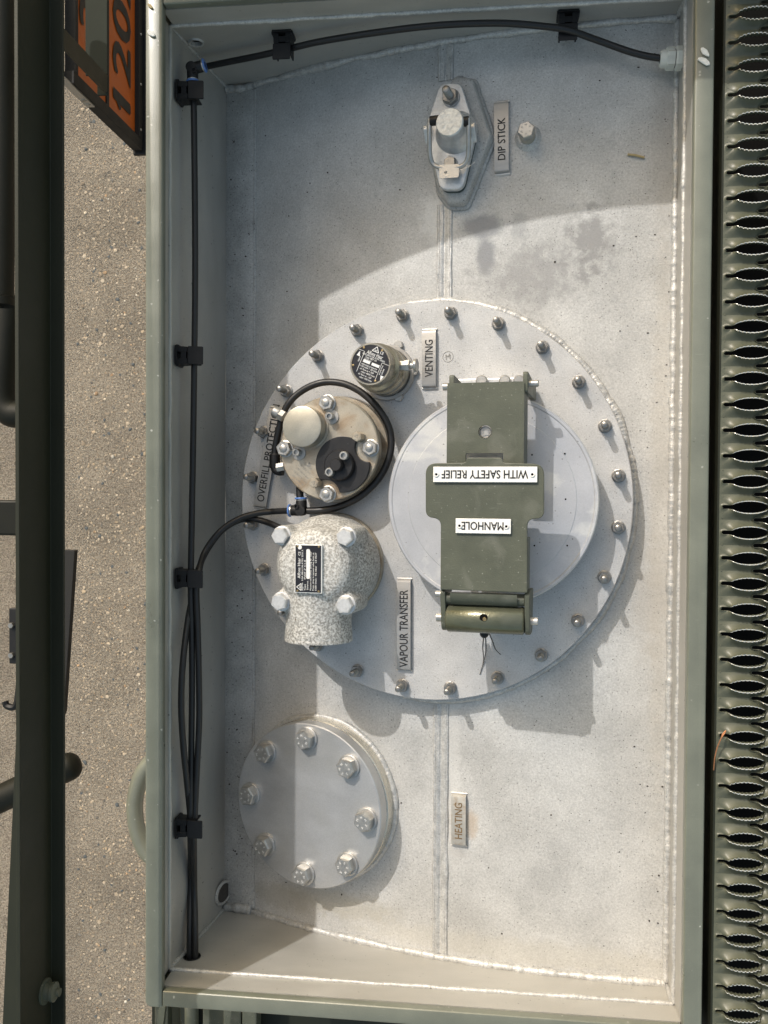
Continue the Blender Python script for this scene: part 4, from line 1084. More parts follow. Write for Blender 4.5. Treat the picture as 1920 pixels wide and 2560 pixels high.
# lugs at the sides
for px, py in ((1066, 330), (1184, 325)):
    c = D(px, py, HD + .006); mb = MB(); mb.prism(rounded_poly([(c[1] - .016, HD - .002), (c[1] + .009, HD - .002), (c[1] + .007, HD + .010), (c[1] + .001, HD + .012)], .003, 4), c[0] - .0026, c[0] + .0026, TYZ); mb.build('side_lug', 'galvanised', dip, bevel=.0008)
HK = .062
kc = D(1123.5, 305, HK); kr = 35.5 * FD.scale(1123, 305, HK)
mb = MB(); mb.lathe([(kr * 1.55, HD + .0002), (kr * 1.45, HD + .003), (kr * 1.3, HD + .005), (kr * 1.22, HD + .011), (kr * 1.06, HD + .014), (kr, HD + .018), (kr, HK - .001), (kr - .001, HK), (0, HK)], TR(kc[0], kc[1], 0), 48)
cap_o = mb.build('plunger_cap', 'galvanised', dip, sharp=40)
mb = MB(); mb.lathe([(0, HK + .0001), (kr - .0006, HK + .0001), (kr - .0010, HK + .0006), (0, HK + .0006)], TR(kc[0], kc[1], 0), 40); mb.build('cap_top', 'pitted_zinc', cap_o)
hb = HK - .007
lx, rx = D(1076, 303, hb), D(1172, 303, hb)
for c in (lx, rx):
    s_ = 1 if c is rx else -1
    mb = MB(); mb.lathe([(0, 0), (.0055, 0), (.0055, .012), (0, .012)], Matrix.Translation((c[0] - s_ * .012 if s_ > 0 else c[0], c[1], hb)) @ RY, 18); mb.build('trunnion', 'black_plastic', dip)
bail = [(*D(1075, 297, hb), hb), (*D(1074, 330, hb - .002), hb - .002), (*D(1075, 385, hb - .010), hb - .010), (*D(1081, 407, hb - .014), hb - .014), (*D(1096, 418, HD + .010), HD + .010), (*D(1123, 419, HD + .009), HD + .009), (*D(1150, 417, HD + .010), HD + .010), (*D(1165, 405, hb - .014), hb - .014), (*D(1171, 382, hb - .010), hb - .010), (*D(1172, 330, hb - .002), hb - .002), (*D(1172, 296, hb), hb)]
MB().tube(spline(bail, 6), .0027, 10).build('wire_bail', 'steel', dip, sharp=60)
tb = rounded_poly([D(1098, 412, HD + .012), D(1098, 446, HD + .012), D(1147, 443, HD + .012), D(1147, 410, HD + .012)], [.0006, .003, .003, .0006], 5)
hc_ = D(1114, 431, HD + .012)
mb = MB(); holed(mb, tb, [ring_pts(hc_[0], hc_[1], .0018, 16)], HD + .0105, HD + .012); mb.build('bail_tab', 'steel', dip)
c = D(1125, 240, HD + .006); put_stud(dip, c[0], c[1], HD, .3, stud_proto(.026, .0095, .0165))
c = D(1128, 411, HD); put_stud(dip, c[0], c[1], HD, .3, stud_proto(.007, .008, .013))
mb = MB()
for k, ch in enumerate('DAMCODE'):
    a = -2.15 + k * .17; rr_ = kr * 1.95; letter(mb, ch, kc[0] + rr_ * math.cos(a), kc[1] - .010 + rr_ * math.sin(a), HD + .0003, .0045, ang=a + math.pi / 2, bold=0)
for r_, z0 in ((kr * 1.75, 0), (kr * 2.15, 0)):
    mb.tube([Vector((kc[0] + r_ * math.cos(a), kc[1] - .010 + r_ * math.sin(a), HD + .0001)) for a in np.linspace(-2.3, -.85, 16)], .0004, 5)
mb.build('cast_lettering', 'galvanised', dip)

# ------------------------------------------------------------------ plug bolt on the shell
FB = shell_frame(1320, 345)
pb = thing('plug_bolt', 'single hexagon plug bolt on a round welded boss beside the dip stick strip', 'bolt', FB.M)
mb = MB(); mb.lathe([(.0165, -.003), (.0150, .0012), (.012, .0030), (.0115, .0045), (0, .0050)], seg=32); mb.build('welded_boss', 'aluminium_shell', pb, sharp=60)
mb = MB(); mb.lathe([(0, .004), (.0092, .004), (.0092, .017), (0, .017)], seg=26); mb.build('plug_collar', 'stainless_cap', pb)
mb = bolt_mesh(.0175, .0095, True); mb.build('bolt_head', ['steel', 'grey_ink'], pb, TR(0, 0, .0172, .25), sharp=25)

# ------------------------------------------------------------------ hoses, clips and fittings
def hose(name, label, pts, r=.0038, group='black air hoses'):
    o = MB().tube(spline(pts, 8), r, 14).build(name, 'black_hose', None, sharp=80)
    return tag(o, label, 'hose', group)
def wallpt(px, py, off): 
    # point at a distance off from the left wall
    x0 = .012; p = None
    for _ in range(12):
        p = atx(px, py, x0); x0 = wall_x(max(min(p.z, -.02), -.2)) + off
    return p
hz = -.08
for _ in range(60):                                  # height at which the clips' feet meet the leaning left wall
    hz += (.6 * (wall_x(hz) - atz(444, 1280, hz).x))
def hp(px, py, z=hz): return atz(px, py, z)
he = aty(479, 2392, -.006)
H2 = h2
long_ = [hp(482, 212), hp(485, 300), hp(488, 640), hp(486, 887), hp(482, 1160), hp(477, 1446), hp(479, 1560), hp(480, 1700), hp(478, 1900), hp(476, 2068), hp(477, 2200, -.099), Vector((h2.x - .003, .03, h2.z)), Vector((h2.x - .003, -.03, h2.z))]
hose('air_hose', 'long straight black hose running the full length of the left wall', long_)
hose('air_hose', 'black hose from the tee fitting that curves down the left wall', [FP.M @ FP.loc(745, 1277, .026), FP.M @ FP.loc(720, 1277, .024), hp(680, 1279, -.105), hp(640, 1284, -.103), hp(597, 1297, -.100), hp(552, 1327, -.096), hp(513, 1378, -.090), hp(497, 1430, hz - .001), hp(491, 1470, hz), hp(494, 1560, hz), hp(497, 1680, hz), hp(498, 1800, hz), hp(492, 1930, hz), hp(487, 2040, hz), hp(485, 2090, hz), hp(486, 2220, -.094), Vector((h2.x + .0045, .03, h2.z + .001)), Vector((h2.x + .0045, -.03, h2.z + .001))])
hose('air_hose', 'black hose from the mottled valve that bows out along the left wall', [FP.M @ FP.loc(745, 1345, .03), FP.M @ FP.loc(705, 1322, .026), hp(668, 1306, -.105), hp(630, 1297, -.108), hp(592, 1303, -.110), hp(552, 1329, -.112), hp(516, 1378, -.108), hp(494, 1430, hz - .013), hp(486, 1470, hz - .013), hp(470, 1550, -.066), hp(457, 1660, -.048), hp(453, 1760, -.044), hp(458, 1860, -.048), hp(467, 1950, -.060), hp(475, 2030, hz - .006), hp(479, 2090, hz - .010), hp(482, 2220, -.106), Vector((h2.x + .001, .03, h2.z - .007)), Vector((h2.x + .001, -.02, h2.z - .004))])
yt = L - .017
topp = [aty(508, 168, yt), aty(560, 157, yt), aty(640, 141, yt), aty(715, 124, yt), aty(800, 104, yt), aty(950, 80, yt), aty(1100, 63, yt), aty(1250, 58, yt), aty(1360, 66, yt - .004), aty(1422, 76, yt - .008), atz(1500, 103, -.068), atz(1580, 131, -.066), atz(1640, 144, -.065), atz(1692, 146, -.063)]
hose('air_hose', 'black hose along the top wall to the ivory cable gland', topp)
# loop round the sensor
lp = [(768, 1277, .024), (800, 1276, .022), (850, 1266, .02), (905, 1238, .02), (950, 1192, .02), (975, 1135, .02), (976, 1082, .02), (955, 1035, .02), (915, 990, .02), (870, 963, .02), (825, 955, .02), (785, 962, .021), (748, 982, .022), (722, 1008, .024), (706, 1038, .024), (700, 1062, .022), (694, 1090, .020), (688, 1122, .018), (686, 1148, .018)]
hose('air_hose', 'black hose looped round the stained sensor housing', [FP.M @ FP.loc(*p) for p in lp], .0042)

def clip(label, M):
    """hose clip: foot on the wall (local x = out of the wall, y = along the hose), saddle and cover"""
    t = thing('hose_clip', label, 'clip', M, 'black hose clips')
    mb = MB()
    for s in (-1, 1): mb.prism(rounded_poly([(0, s * .004), (0, s * .0125), (.0035, s * .0125), (.0045, s * .0105), (.014, s * .0100), (.014, s * .004)], .0006, 2), -.010, .010)
    mb.box(0, .0022, -.0115, .0115, -.0125, .0125)
    mb.box(.006, .0125, -.0098, .0098, -.0095, .0095)
    mb.build('clip_foot', 'black_plastic', t, bevel=.0005)
    mb = MB(); mb.box(.0142, .0156, -.010, .010, -.011, .010); mb.box(.0156, .0260, -.010, -.0082, -.011, .008); mb.box(.0156, .0262, .0082, .010, -.011, .008)
    mb.build('clip_saddle', 'black_plastic', t, bevel=.0005)
    mb = MB(); mb.prism(rounded_poly([(.0150, -.0105), (.0330, -.0112), (.0330, .0098), (.0150, .0105)], .0012, 3), .0085, .0112); mb.build('clip_cover', 'black_plastic', t, bevel=.0006)
    return t
def left_clip(py, label, px=458, dz=0):
    p = atx(px, py, wall_x(-.098)); p = atx(443, py, wall_x(-.09))
    lean = math.atan(.115)
    M = Matrix.Translation((wall_x(hz) + .0005, p.y, hz + .001 + dz)) @ Matrix.Rotation(lean * .5, 4, 'Y')
    clip(label, M)
left_clip(225, 'black clip on the left wall just below the elbow fitting')
left_clip(888, 'black clip on the left wall holding the single long hose')
left_clip(1446, 'black clip on the left wall where the curved hoses join')
left_clip(2069, 'black clip on the left wall nearest the bottom hole')
for px, py, lb in ((712, 96, 'black clip on the top wall nearest the elbow fitting'), (1418, 52, 'black clip on the top wall near the ivory gland')):
    p = aty(px, py, L - .002)
    z = aty(px, py + (26 if px < 1000 else 22), yt).z
    clip(lb, Matrix.Translation((p.x, L - .0005, z)) @ Matrix.Rotation(-math.pi / 2, 4, 'Z'))

def push_fitting(name, label, M, arms, boss=None):
    t = thing(name, label, 'fitting', M, 'black push-in fittings')
    mb = MB(); mb.lathe([(0, -.0070), (.0062, -.0066), (.0068, 0), (.0062, .0066), (0, .007)], seg=22)
    for a, ln in arms:
        Ma = Matrix.Rotation(a, 4, 'Z') @ RY
        mb.lathe([(.0066, 0), (.0066, ln - .001), (.0062, ln), (.0050, ln)], Ma, 24)
    if boss: mb.lathe([(.0030, 0), (.0030, .0085), (.0018, .0085), (.0018, .006), (0, .006)], Matrix.Translation(boss), 14)
    mb.build('fitting_body', 'black_plastic', t, bevel=0, sharp=40)
    for a, ln in arms:
        Ma = Matrix.Rotation(a, 4, 'Z') @ RY
        mb = MB(); mb.lathe([(.0048, ln), (.0063, ln), (.0063, ln + .0016), (.0048, ln + .0016)], Ma, 24); mb.build('metal_collar', 'steel', t)
        mb = MB(); mb.lathe([(.0047, ln + .0016), (.0078, ln + .0018), (.0080, ln + .0026), (.0074, ln + .0036), (.0047, ln + .0036)], Ma, 24); mb.build('release_ring', 'blue_plastic', t)
    return t
pe = hp(481, 172, hz + .004)
push_fitting('elbow_fitting', 'black elbow fitting with blue rings in the upper left corner', Matrix.Translation(pe), [(math.radians(12), .0125), (math.radians(-88), .0125)], (.0045, -.005, 0))
pt = FP.loc(754, 1276, .024)
push_fitting('tee_fitting', 'black tee fitting with blue rings below the stained sensor', FP.M @ TR(pt.x, pt.y, .024), [(math.radians(181), .0125), (math.radians(92), .0120)], (-.004, .005, 0))
pt2 = FP.loc(751, 1235, .022)
o = MB().tube([FP.M @ FP.loc(752, 1255, .024), FP.M @ FP.loc(750, 1240, .023), FP.M @ FP.loc(749, 1218, .022)], .0045, 12).build('hose_stub', 'black_hose'); tag(o, 'short black hose stub between the tee fitting and the sensor', 'hose', 'black air hoses')
pq = FP.loc(687, 1150, .018)
t = thing('angle_connector', 'black right angle connector plugged into the left of the sensor', 'connector', FP.M @ TR(pq.x, pq.y, .018))
mb = MB(); mb.lathe([(0, -.010), (.0062, -.010), (.0066, -.008), (.0066, .006), (.0050, .008), (0, .008)], Matrix.Rotation(-math.pi / 2, 4, 'X'), 22); mb.build('connector_sleeve', 'black_plastic', t)
MB().tube(spline([(0, -.006, 0), (.001, -.011, 0), (.005, -.0135, 0), (.0105, -.0135, 0)], 5), .0056, 16).build('connector_bend', 'black_plastic', t)
# gland
g = atx(1718, 145, W)
t = thing('cable_gland', 'ivory plastic cable gland screwed through the right wall', 'gland', Matrix.Translation((W, atz(1693, 146, -.063).y, -.063)) @ Matrix.Rotation(-math.pi / 2, 4, 'Y'))
mb = MB(); mb.hexa(0, 0, .0225, .001, .0085, .2); mb.build('gland_nut', 'ivory_plastic', t, sharp=25)
mb = MB(); mb.hexa(0, 0, .0215, .0095, .0185, .2); mb.lathe([(.0098, .0185), (.0095, .0225), (.0080, .0250), (.0050, .0250), (.0050, .02)], seg=30)
for k in range(40):
    a = 2 * math.pi * k / 40; mb.box(.0104, .0112, -.0004, .0004, .011, .0182, Matrix.Rotation(a, 4, 'Z'))
mb.build('gland_cap', 'ivory_plastic', t, sharp=30)
mb = MB(); mb.lathe([(.0088, .0084), (.0100, .0084), (.0100, .0096), (.0088, .0096)], seg=30); mb.build('gland_seal', 'rubber_black', t)

# ------------------------------------------------------------------ walkway plank on the right
ZG = -.004
pl0 = atz(1798, 1280, ZG).x
p_a, p_b = atz(1858, 2531, ZG), atz(1870, 13, ZG)
pitch = abs(atz(1860, 2494, ZG).y - atz(1866, 20, ZG).y) / 39.5
pitch = (atz(1862, 1140, ZG).y - atz(1858, 2531, ZG).y) / 22
def cell_mesh(col):
    s = .000434
    xc = 0.0; a_, b_ = 48 * s, 16 * s
    slot_r = 5.3 * s; xs_ = -58 * s
    N = 60
    up = []
    for i in range(N + 1):
        t = i / N
        x = -a_ * 1.0 + (2 * a_) * t
        up.append((x, b_ * max(0.0, 1 - abs(x / a_) ** 2.2) ** .72))
    pts_u = []
    # slot end
    for k in range(6):
        an = math.pi - k * (math.pi / 2) / 5
        pts_u.append((xs_ + slot_r * math.cos(an), slot_r * math.sin(an), 0.0))
    for x, y in up:
        if x < xs_ + slot_r * 1.1: continue
        yy = max(y, slot_r if x < -a_ * .75 else 0)
        pts_u.append((x, yy, 1.0 if y > slot_r * 1.02 else 0.0))
    fsm = [p[2] for p in pts_u]
    for _ in range(5): fsm = [fsm[0]] + [(fsm[i - 1] + fsm[i] + fsm[i + 1]) / 3 for i in range(1, len(fsm) - 1)] + [fsm[-1]]
    pts_u = [(p[0], p[1], g) for p, g in zip(pts_u, fsm)]
    outl = pts_u + [(x, -y, f) for x, y, f in pts_u[-2:0:-1]]
    n = len(outl)
    xl = (1798 - 1866) * s; p = pitch
    if col == 0: poly = [(xl, -p / 2), (8 * s, -p / 2), (52 * s, 0), (8 * s, p / 2), (xl, p / 2)]
    else: poly = [(-66 * s, 0), (-22 * s + 0 * s, -p / 2), (80 * s, -p / 2), (80 * s, p / 2), (-22 * s, p / 2)]
    def hit(x, y):
        # ray from a squeezed centre through the outline point
        cx_ = max(-40 * s, min(36 * s, x * .92)); cy_ = 0.0
        dx, dy = x - cx_, y - cy_
        if abs(dx) + abs(dy) < 1e-9: dx = 1e-6
        best = 1e9
        m = len(poly)
        for i in range(m):
            x1, y1 = poly[i]; x2, y2 = poly[(i + 1) % m]
            ex, ey = x2 - x1, y2 - y1
            den = dx * ey - dy * ex
            if abs(den) < 1e-15: continue
            t = ((x1 - cx_) * ey - (y1 - cy_) * ex) / den
            u = ((x1 - cx_) * dy - (y1 - cy_) * dx) / den
            if t > 0 and -1e-9 <= u <= 1 + 1e-9: best = min(best, t)
        return cx_ + dx * best, cy_ + dy * best
    hl = .0068
    vs = []; rings = [(1.0, 0), (.75, 0), (.5, 0), (.28, 0), (.12, 0), (.03, 0)]
    for sfrac, _ in rings:
        for (x, y, f) in outl:
            bx, by = hit(x, y)
            X, Y = x + (bx - x) * sfrac, y + (by - y) * sfrac
            vs.append((X, Y, hl * (.25 + .75 * f) * (1 - sfrac) ** 1.7 if sfrac < 1 else 0.0))
    # toothed lip
    acc = 0.0; lip = []
    for i, (x, y, f) in enumerate(outl):
        x2, y2, _ = outl[(i + 1) % n]
        tooth = (f > .5) * (.0014 if ((x + .1) / .0041) % 1.0 < .6 else -.0006)
        lip.append((x, y, hl * (.25 + .75 * f) + tooth, f))
    for (x, y, z, f) in lip: vs.append((x, y, z))
    for (x, y, z, f) in lip:
        k = .86
        vs.append((x * .99, y * k, z - .0001))
    for (x, y, z, f) in lip: vs.append((x * .99, y * .86, z - .006))
    mb = MB()
    fs = []; mi = []
    R_ = len(rings) + 3
    for r in range(R_ - 1):
        for i in range(n):
            j = (i + 1) % n
            mb.f.append([r * n + i, r * n + j, (r + 1) * n + j, (r + 1) * n + i])
            mb.mi.append(1 if (r == len(rings) and outl[i][2] > .5 and outl[j][2] > .5) else 0)
    mb.v = vs
    return mb.mesh('serrated_opening', ['grate_paint', 'worn_edge'], sharp=40)
plank = thing('walkway_plank', 'green perforated walkway plank with serrated eye shaped openings', 'walkway', Matrix.Translation((pl0, 0, ZG)))
m0, m1 = cell_mesh(0), cell_mesh(1)
sg = .000434
y_first = atz(1858, 2531, ZG).y
k0 = 0
for k in range(-3, 45):
    y = y_first + k * pitch
    place('serrated_opening', m0, plank, TR((1866 - 1798) * sg, y, 0))
    place('serrated_opening', m1, plank, TR((1866 - 1798 + 74) * sg, y + pitch / 2, 0))
ya, yb = y_first - 3.5 * pitch, y_first + 44.5 * pitch
mb = MB(); mb.box(-.002, -.0001, ya, yb, -.05, .0); mb.build('plank_side', 'dark_green_paint', plank)  # side coloured darker than the plank, for the shade in the gap
mb = MB()
y = ya + .002
while y < yb:
    mb.lathe([(.0009, 0), (.0006, .0005), (0, .0007)], TR(.0032, y, 0), 6); y += .0056
o = mb.build('edge_knurl', 'grate_paint', plank); o['kind'] = 'stuff'
mb = MB(); mb.box(-.015, .80, ya - .6, yb + .6, -.34, -.33); structure(mb.build('dark_underlay', 'dark_void', None, Matrix.Translation((pl0, 0, 0))))  # black sheet added so the openings look dark underneath
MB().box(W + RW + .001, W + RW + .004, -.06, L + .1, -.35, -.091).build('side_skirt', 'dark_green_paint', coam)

# ------------------------------------------------------------------ guard rail on the left
ZB = .1795
gx = atz(38, 1280, ZB).x
print('RAIL', gx)
rail = thing('guard_rail', 'dark green channel shaped guard rail running along the left edge', 'rail', Matrix.Translation((gx, 0, 0)))
# web height from where the lower flange starts
zb_ = ZB
for _ in range(40):
    zb_ = CC.z + ray(131, 1280).z * ((gx + .004 - CC.x) / ray(131, 1280).x)
fxw = atz(163, 1280, zb_).x - gx
print('zb', zb_, fxw, gx + .64 * zb_, gx + .004 + .64 * ZB)
yl, yh = -.35, 1.262
prof = [(0, ZB), (.004, ZB), (.004, zb_ + .004), (fxw, zb_ + .004), (fxw, zb_), (0, zb_)]
mb = MB(); vs = [(x, y, z) for y in (yl, yh) for x, z in prof]; n = len(prof)
mb.add(vs, [tuple(range(n - 1, -1, -1)), tuple(range(n, 2 * n))] + [(i, (i + 1) % n, n + (i + 1) % n, n + i) for i in range(n)])
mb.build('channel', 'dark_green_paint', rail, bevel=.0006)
bz = (ZB + zb_) / 2
bp_ = atx(112, 2478, gx + .004)
mb = MB(); mb.lathe([(0, 0), (.0125, 0), (.0125, .002), (.0085, .002), (.0085, .007), (.0095, .008), (.0095, .011), (.006, .013), (.004, .013), (.004, .016), (0, .016)], Matrix.Translation((.004, bp_.y, bp_.z)) @ RY, 24); mb.build('rail_bolt', 'green_paint', rail)
# cross rail above the top edge of the picture, same section
yc = 1.0 + 1.15 / 1.0 * (ZB) + .0
cross = thing('cross_rail', 'dark green cross rail beyond the top end of the coaming', 'rail', Matrix.Translation((gx, yc, 0)))
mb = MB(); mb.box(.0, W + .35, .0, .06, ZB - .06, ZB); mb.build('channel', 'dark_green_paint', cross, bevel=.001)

# ------------------------------------------------------------------ hazard plate below on the left
XP = -.425
def ax(px, py, x=XP): return atx(px, py, x)
pb0 = ax(337, 366); zb0 = pb0.z; zt0 = ax(184, 100).z
Ys = pb0.y + .010
haz = thing('hazard_plate', 'upright orange hazard plate with black digits in a black frame', 'hazard plate', Matrix.Translation((XP, Ys, zb0)))
HHt = zt0 - zb0
mb = MB(); mb.box(-.004, 0, .012, .42, 0, HHt); op = mb.build('orange_face', 'orange_plate', haz)
mb = MB(); mb.box(-.006, .003, .012, .42, HHt / 2 - .006, HHt / 2 + .006); mb.build('divider', 'rubber_black', haz)
mb = MB(); mb.box(-.012, .010, -.012, .0118, -.020, HHt + .020); mb.box(-.012, .010, .0119, .43, -.022, -.0005); mb.box(-.012, .010, .0119, .43, HHt + .0005, HHt + .012); mb.build('plate_frame', 'rubber_black', haz, bevel=.001)
mb = MB(); mb.box(-.014, .026, -.02, .43, -.034, -.0225); mb.build('frame_foot', 'black_plastic', haz, bevel=.003)
TD = Matrix(((0, 0, 1, 0), (1, 0, 0, 0), (0, 1, 0, 0), (0, 0, 0, 1)))
mb = MB(); letter(mb, '1202', .20, HHt * .25, .0015, .092, .30, T=TD, bold=.02); mb.add([(.0015, .034, HHt * .25 + .012), (.0015, .062, HHt * .25 + .046), (.0015, .062, HHt * .25 + .028), (.0015, .040, HHt * .25 + .002)], [(0, 1, 2, 3)]); mb.build('digits', 'black_ink', op)
mb = MB(); letter(mb, '30', .20, HHt * .77, .0015, .092, .15, T=TD, bold=.02); mb.build('digits', 'black_ink', op)
for y in (.03, .13, .24):
    mb = MB(); mb.lathe([(.003, 0), (.0022, .0015), (0, .002)], Matrix.Translation((.0102, y, -.010)) @ RY, 10); mb.build('frame_rivet', 'steel', haz)
# sunlit side strip of the holder
mb = MB(); mb.box(-.010, .006, -.0150, -.0122, .22, .40); st_ = mb.build('side_strip', 'plate_stainless', haz)
for z_ in (.232, .252):
    mb = MB(); mb.lathe([(.005, 0), (.0045, .001), (.003, .0012), (.002, .0005), (0, .0005)], Matrix.Translation((-.002, -.0151, z_)) @ Matrix.Rotation(math.pi / 2, 4, 'X'), 14); mb.build('strip_rivet', 'dark_steel', st_)
mb = MB(); mb.box(-.02, -.013, -.01, .45, HHt + .012, HHt + .05); mb.build('top_strip', 'plate_stainless', haz)
# bracket in front of the plate
ZK = -.50
k1, k2 = atz(268, 186, ZK), atz(213, 60, ZK)
brk = thing('support_bracket', 'grey green angle bracket standing in front of the orange plate', 'bracket', Matrix.Translation((k1.x, k1.y, ZK)))
mb = MB(); mb.box(k2.x - k1.x, 0, 0, .34, -.004, 0); mb.build('bracket_arm', 'bracket_paint', brk, bevel=.001)
k3 = atz(266, 232, ZK)
mb = MB(); mb.prism(rounded_poly([(k3.y - k1.y, -.004), (0, -.004), (0, .28), (k3.y - k1.y, .28)], [.008, 0, 0, 0], 5), -.005, -.001, TYZ); mb.build('bracket_post', 'dark_green_paint', brk)
mb = MB(); mb.box(-.02, 0, k3.y - k1.y - .002, -.0005, -.008, -.0042); mb.build('bracket_foot', 'bracket_paint', brk, bevel=.0015)

# ------------------------------------------------------------------ other fittings on the far left, below the rail
def ytube(name, label, cat, pts, r, m='shade_green', seg=20, cap=True):
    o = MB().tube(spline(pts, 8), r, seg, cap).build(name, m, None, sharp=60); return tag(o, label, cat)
zz = -.35
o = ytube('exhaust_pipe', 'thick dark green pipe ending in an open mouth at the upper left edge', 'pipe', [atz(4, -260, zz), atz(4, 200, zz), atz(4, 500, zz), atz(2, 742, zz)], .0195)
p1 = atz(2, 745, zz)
MB().tube([Vector((p1.x, p1.y, p1.z)), Vector((p1.x, p1.y - .012, p1.z))], .0215, 22, False).build('pipe_mouth', 'shade_green', None).parent = o
zz2 = -.75
pp = [atz(20, 740, zz2), atz(14, 860, zz2), atz(5, 960, zz2), atz(8, 1010, zz2), atz(28, 1034, zz2), atz(60, 1036, zz2), atz(120, 1036, zz2)]
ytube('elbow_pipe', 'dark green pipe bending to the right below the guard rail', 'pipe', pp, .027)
a, b = atz(-60, 1250, -.6), atz(120, 1340, -.6)
tag(MB().box(0, b.x - a.x, 0, a.y - b.y, -.05, 0).build('cross_member', 'shade_green', None, Matrix.Translation((a.x, b.y, -.6)), bevel=.004), 'short dark green cross member crossing under the guard rail', 'beam')
a = atz(30, 1660, -.55); b = atz(30, 1520, -.55)
t = thing('latch_bar', 'black latch bar with two bolts and a hook behind the guard rail', 'latch', Matrix.Translation((a.x, a.y, -.55)))
mb = MB(); mb.box(-.006, .03, 0, b.y - a.y, -.01, 0); mb.build('latch_plate', 'black_plastic', t, bevel=.002)
for py in (1563, 1638):
    c = atz(30, py, -.55); mb = MB(); mb.hexa(c.x - a.x, c.y - a.y, .009, .0001, .006); mb.build('latch_bolt', 'dark_steel', t, sharp=25)
h_ = [atz(44, 1640, -.55), atz(38, 1730, -.55), atz(32, 1764, -.55), atz(22, 1772, -.55), atz(8, 1768, -.55), atz(4, 1757, -.55)]
mb = MB(); pts = spline([p - a for p in h_], 6); mb.tube([(p.x, p.y, p.z - .012) for p in pts], .0062, 8); mb.build('latch_hook', 'black_plastic', t)
# tapered black flap to the right of the rail
zz3 = -.45
fa = [atz(120, 1372, zz3), atz(187, 1376, zz3), atz(160, 1780, zz3), atz(120, 1900, zz3)]
o_ = fa[3]
tag(MB().prism([(p.x - o_.x, p.y - o_.y) for p in fa], -.012, 0).build('rubber_flap', 'rubber_black', None, Matrix.Translation(o_), bevel=.001), 'tapered black rubber flap showing to the right of the guard rail', 'flap')
zz4 = -.40
e0, e1 = atz(-60, 2025, zz4), atz(178, 1914, zz4)
d = (e1 - e0).normalized()
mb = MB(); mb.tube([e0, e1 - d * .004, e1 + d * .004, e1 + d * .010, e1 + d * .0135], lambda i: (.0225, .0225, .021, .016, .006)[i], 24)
tag(mb.build('brace_tube', 'shade_green', None, sharp=60), 'slanting dark green brace tube with rounded end crossing under the rail', 'tube')
zz5 = -.12
pa = [atz(40, 1850, zz5), atz(75, 1850, zz5), atz(90, 2700, zz5), atz(0, 2700, zz5)]
tag(MB().prism([(p.x - pa[3].x, p.y - pa[3].y) for p in pa], -.01, 0).build('mudguard', 'dark_green_paint', None, Matrix.Translation(pa[3])), 'narrow dark green mudguard edge beside the lower end of the guard rail', 'mudguard')
# curved handle beyond the rim
zz6 = -.22
hpz = [atz(392, 1890, zz6), atz(358, 1930, zz6), atz(340, 1985, zz6), atz(337, 2030, zz6), atz(345, 2080, zz6), atz(366, 2128, zz6), atz(400, 2160, zz6)]
ytube('grab_handle', 'curved light green grab handle outside the left rim', 'handle', hpz, .0115, 'rim_paint')

# ------------------------------------------------------------------ structure below the bottom rim
def bz_(px, py, z=-.30): return atz(px, py, z)
o0_ = bz_(384, 2512)
t = thing('tank_cradle', 'green ribbed cradle below the bottom rim', 'cradle', Matrix.Translation(o0_))
def bx2(x0, x1, z0, z1, name, m):
    a = bz_(x0, 2500); b = bz_(x1, 2700)
    MB().box(a.x - o0_.x, b.x - o0_.x, b.y - o0_.y, a.y - o0_.y + .12, z0, z1).build(name, m, t, bevel=.002)
bx2(386, 420, -.02, .0, 'panel_rib', 'green_paint'); bx2(432, 462, -.06, -.03, 'panel_sheet', 'green_paint'); bx2(496, 556, -.05, -.02, 'panel_sheet', 'green_paint'); bx2(556, 600, -.03, -.004, 'panel_rib', 'green_paint'); bx2(604, 640, -.03, -.002, 'panel_rib', 'green_paint')
a = bz_(479, 2480, -.28); b = bz_(479, 2720, -.28)
MB().tube([a - o0_, b - o0_], .010, 18).build('panel_tube', 'green_paint', t)
a = bz_(386, 2700, -.2); b = bz_(420, 2500, -.2)
MB().tube([a - o0_, b - o0_ + Vector((0, .05, 0))], .006, 4).build('panel_stay', 'green_paint', t)
a = bz_(380, 2500, -.36); b = bz_(1800, 2750, -.36)
MB().box(0, b.x - a.x, b.y - a.y, .15, -.02, 0, Matrix.Translation(a - o0_)).build('panel_floor', 'dark_green_paint', t)

# ------------------------------------------------------------------ litter and dirt
def flake(name, label, P, sx, sy, h, rz, m, grp=None):
    poly = [(sx * math.cos(a) * random.uniform(.75, 1.1), sy * math.sin(a) * random.uniform(.75, 1.1)) for a in np.linspace(0, 2 * math.pi, 9)[:-1]]
    o = MB().prism(poly, 0, h).build(name, m, None, Matrix.Translation(P) @ Matrix.Rotation(rz, 4, 'Z'), bevel=h * .3); tag(o, label, 'chip', grp); return o
flake('paint_chip', 'pale chip lying on the upper left corner of the rim', atz(378, 84, .0003), .0062, .003, .002, -.6, 'chip_white')
flake('paint_chip', 'yellowish pale chip at the very top of the left rim', atz(376, 16, .0003), .0045, .002, .0015, -.7, 'straw')
flake('paint_chip', 'upper white chip on the right rim beside the gland', atz(1761, 131, .0003), .0065, .0028, .002, -.85, 'chip_white')
flake('paint_chip', 'lower white chip on the right rim beside the gland', atz(1759, 154, .0003), .0078, .0034, .002, -.6, 'chip_white')
a, b = onshell(1569, 386, .002), onshell(1611, 394, .002)
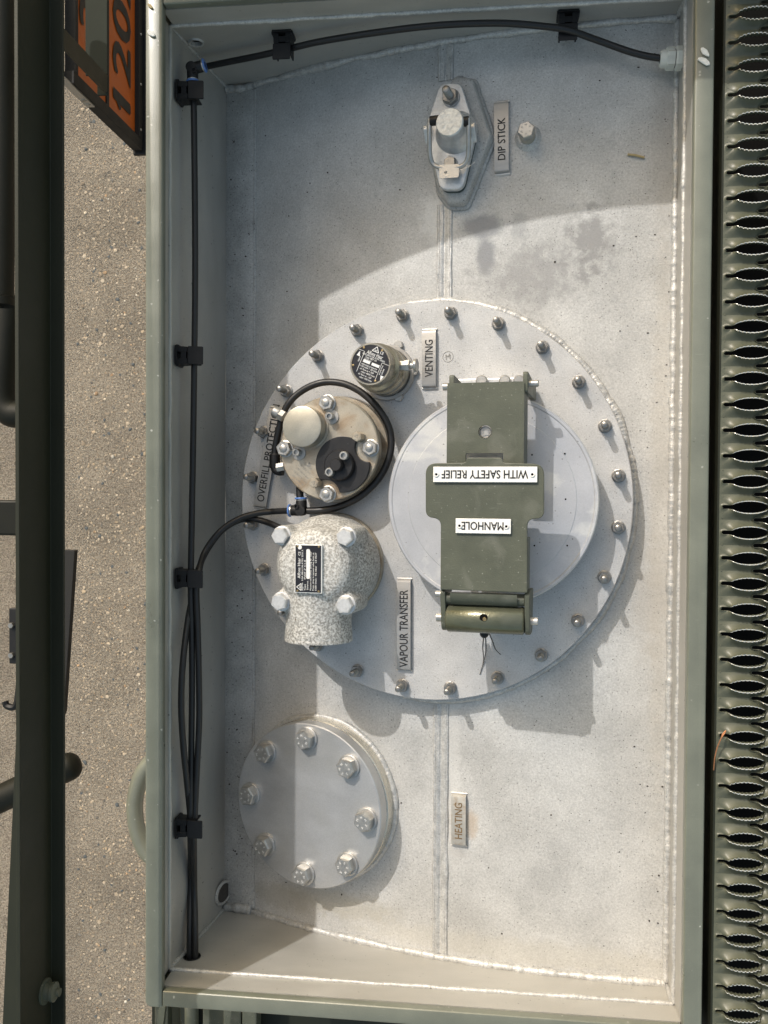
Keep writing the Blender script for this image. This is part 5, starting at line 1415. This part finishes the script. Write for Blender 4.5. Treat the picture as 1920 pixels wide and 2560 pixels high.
tag(MB().tube([a, (a + b) / 2 + Vector((0, .0006, .0003)), b], .0014, 6).build('straw_stalk', 'straw'), 'short straw stalk lying on the shell near the right wall', 'straw')
wpts = [atz(1815, 1828, .006), atz(1803, 1846, .006), atz(1793, 1870, .004), atz(1787, 1895, .002), atz(1784, 1925, -.002)]
mb = MB(); mb.tube(spline(wpts, 6), .0007, 6); mb.tube(spline([atz(1815, 1826, .0065), atz(1806, 1836, .006), atz(1803, 1846, .006)], 5), .0006, 6)
tag(mb.build('copper_strand', 'copper', None), 'thin copper strand hanging off the edge of the walkway', 'wire')
mb = MB()
def speck(P, s):
    n = 6; ph = random.random() * 6; el_ = random.uniform(.45, 1)
    poly = [(s * math.cos(ph + k * 2 * math.pi / n) * random.uniform(.6, 1.2), s * el_ * math.sin(ph + k * 2 * math.pi / n) * random.uniform(.6, 1.2)) for k in range(n)]
    mb.prism(poly, -.0003, s * .5, Matrix.Translation(P))
for _ in range(230):
    x = random.uniform(.06, .57); y = random.uniform(.01, 1.10)
    if random.random() < .35: x = .57 - abs(random.gauss(0, .03))
    P = Vector((x, y, shell_z(x)))
    loc = FP.I @ P
    if math.hypot(loc.x, loc.y) < PR + .004: continue
    lf = FF.I @ P
    if math.hypot(lf.x, lf.y) < FR + .006: continue
    speck(P, random.choice((.0004, .0005, .0006, .0007, .0009, .0013)))
for _ in range(34):
    a = random.uniform(0, 2 * math.pi); r = PR * math.sqrt(random.random())
    P = FP.M @ Vector((r * math.cos(a), r * math.sin(a), 0)); speck(P, random.choice((.0004, .0006, .0009)))
for _ in range(110):
    y = random.uniform(.02, L - .02); tt = random.random(); x = XF + .004 + (FX1 - XF - .006) * tt
    speck(Vector((x, y, zf + (shell_z(FX1) + .004 - zf) * ((x - XF) / (FX1 - XF)) + .0018)), random.choice((.0005, .0007, .001, .0014)))
o = mb.build('dirt_specks', 'dirt_dark'); o['kind'] = 'stuff'; tag(o, 'scattered dark dirt specks and dead insects on the aluminium', 'dirt')
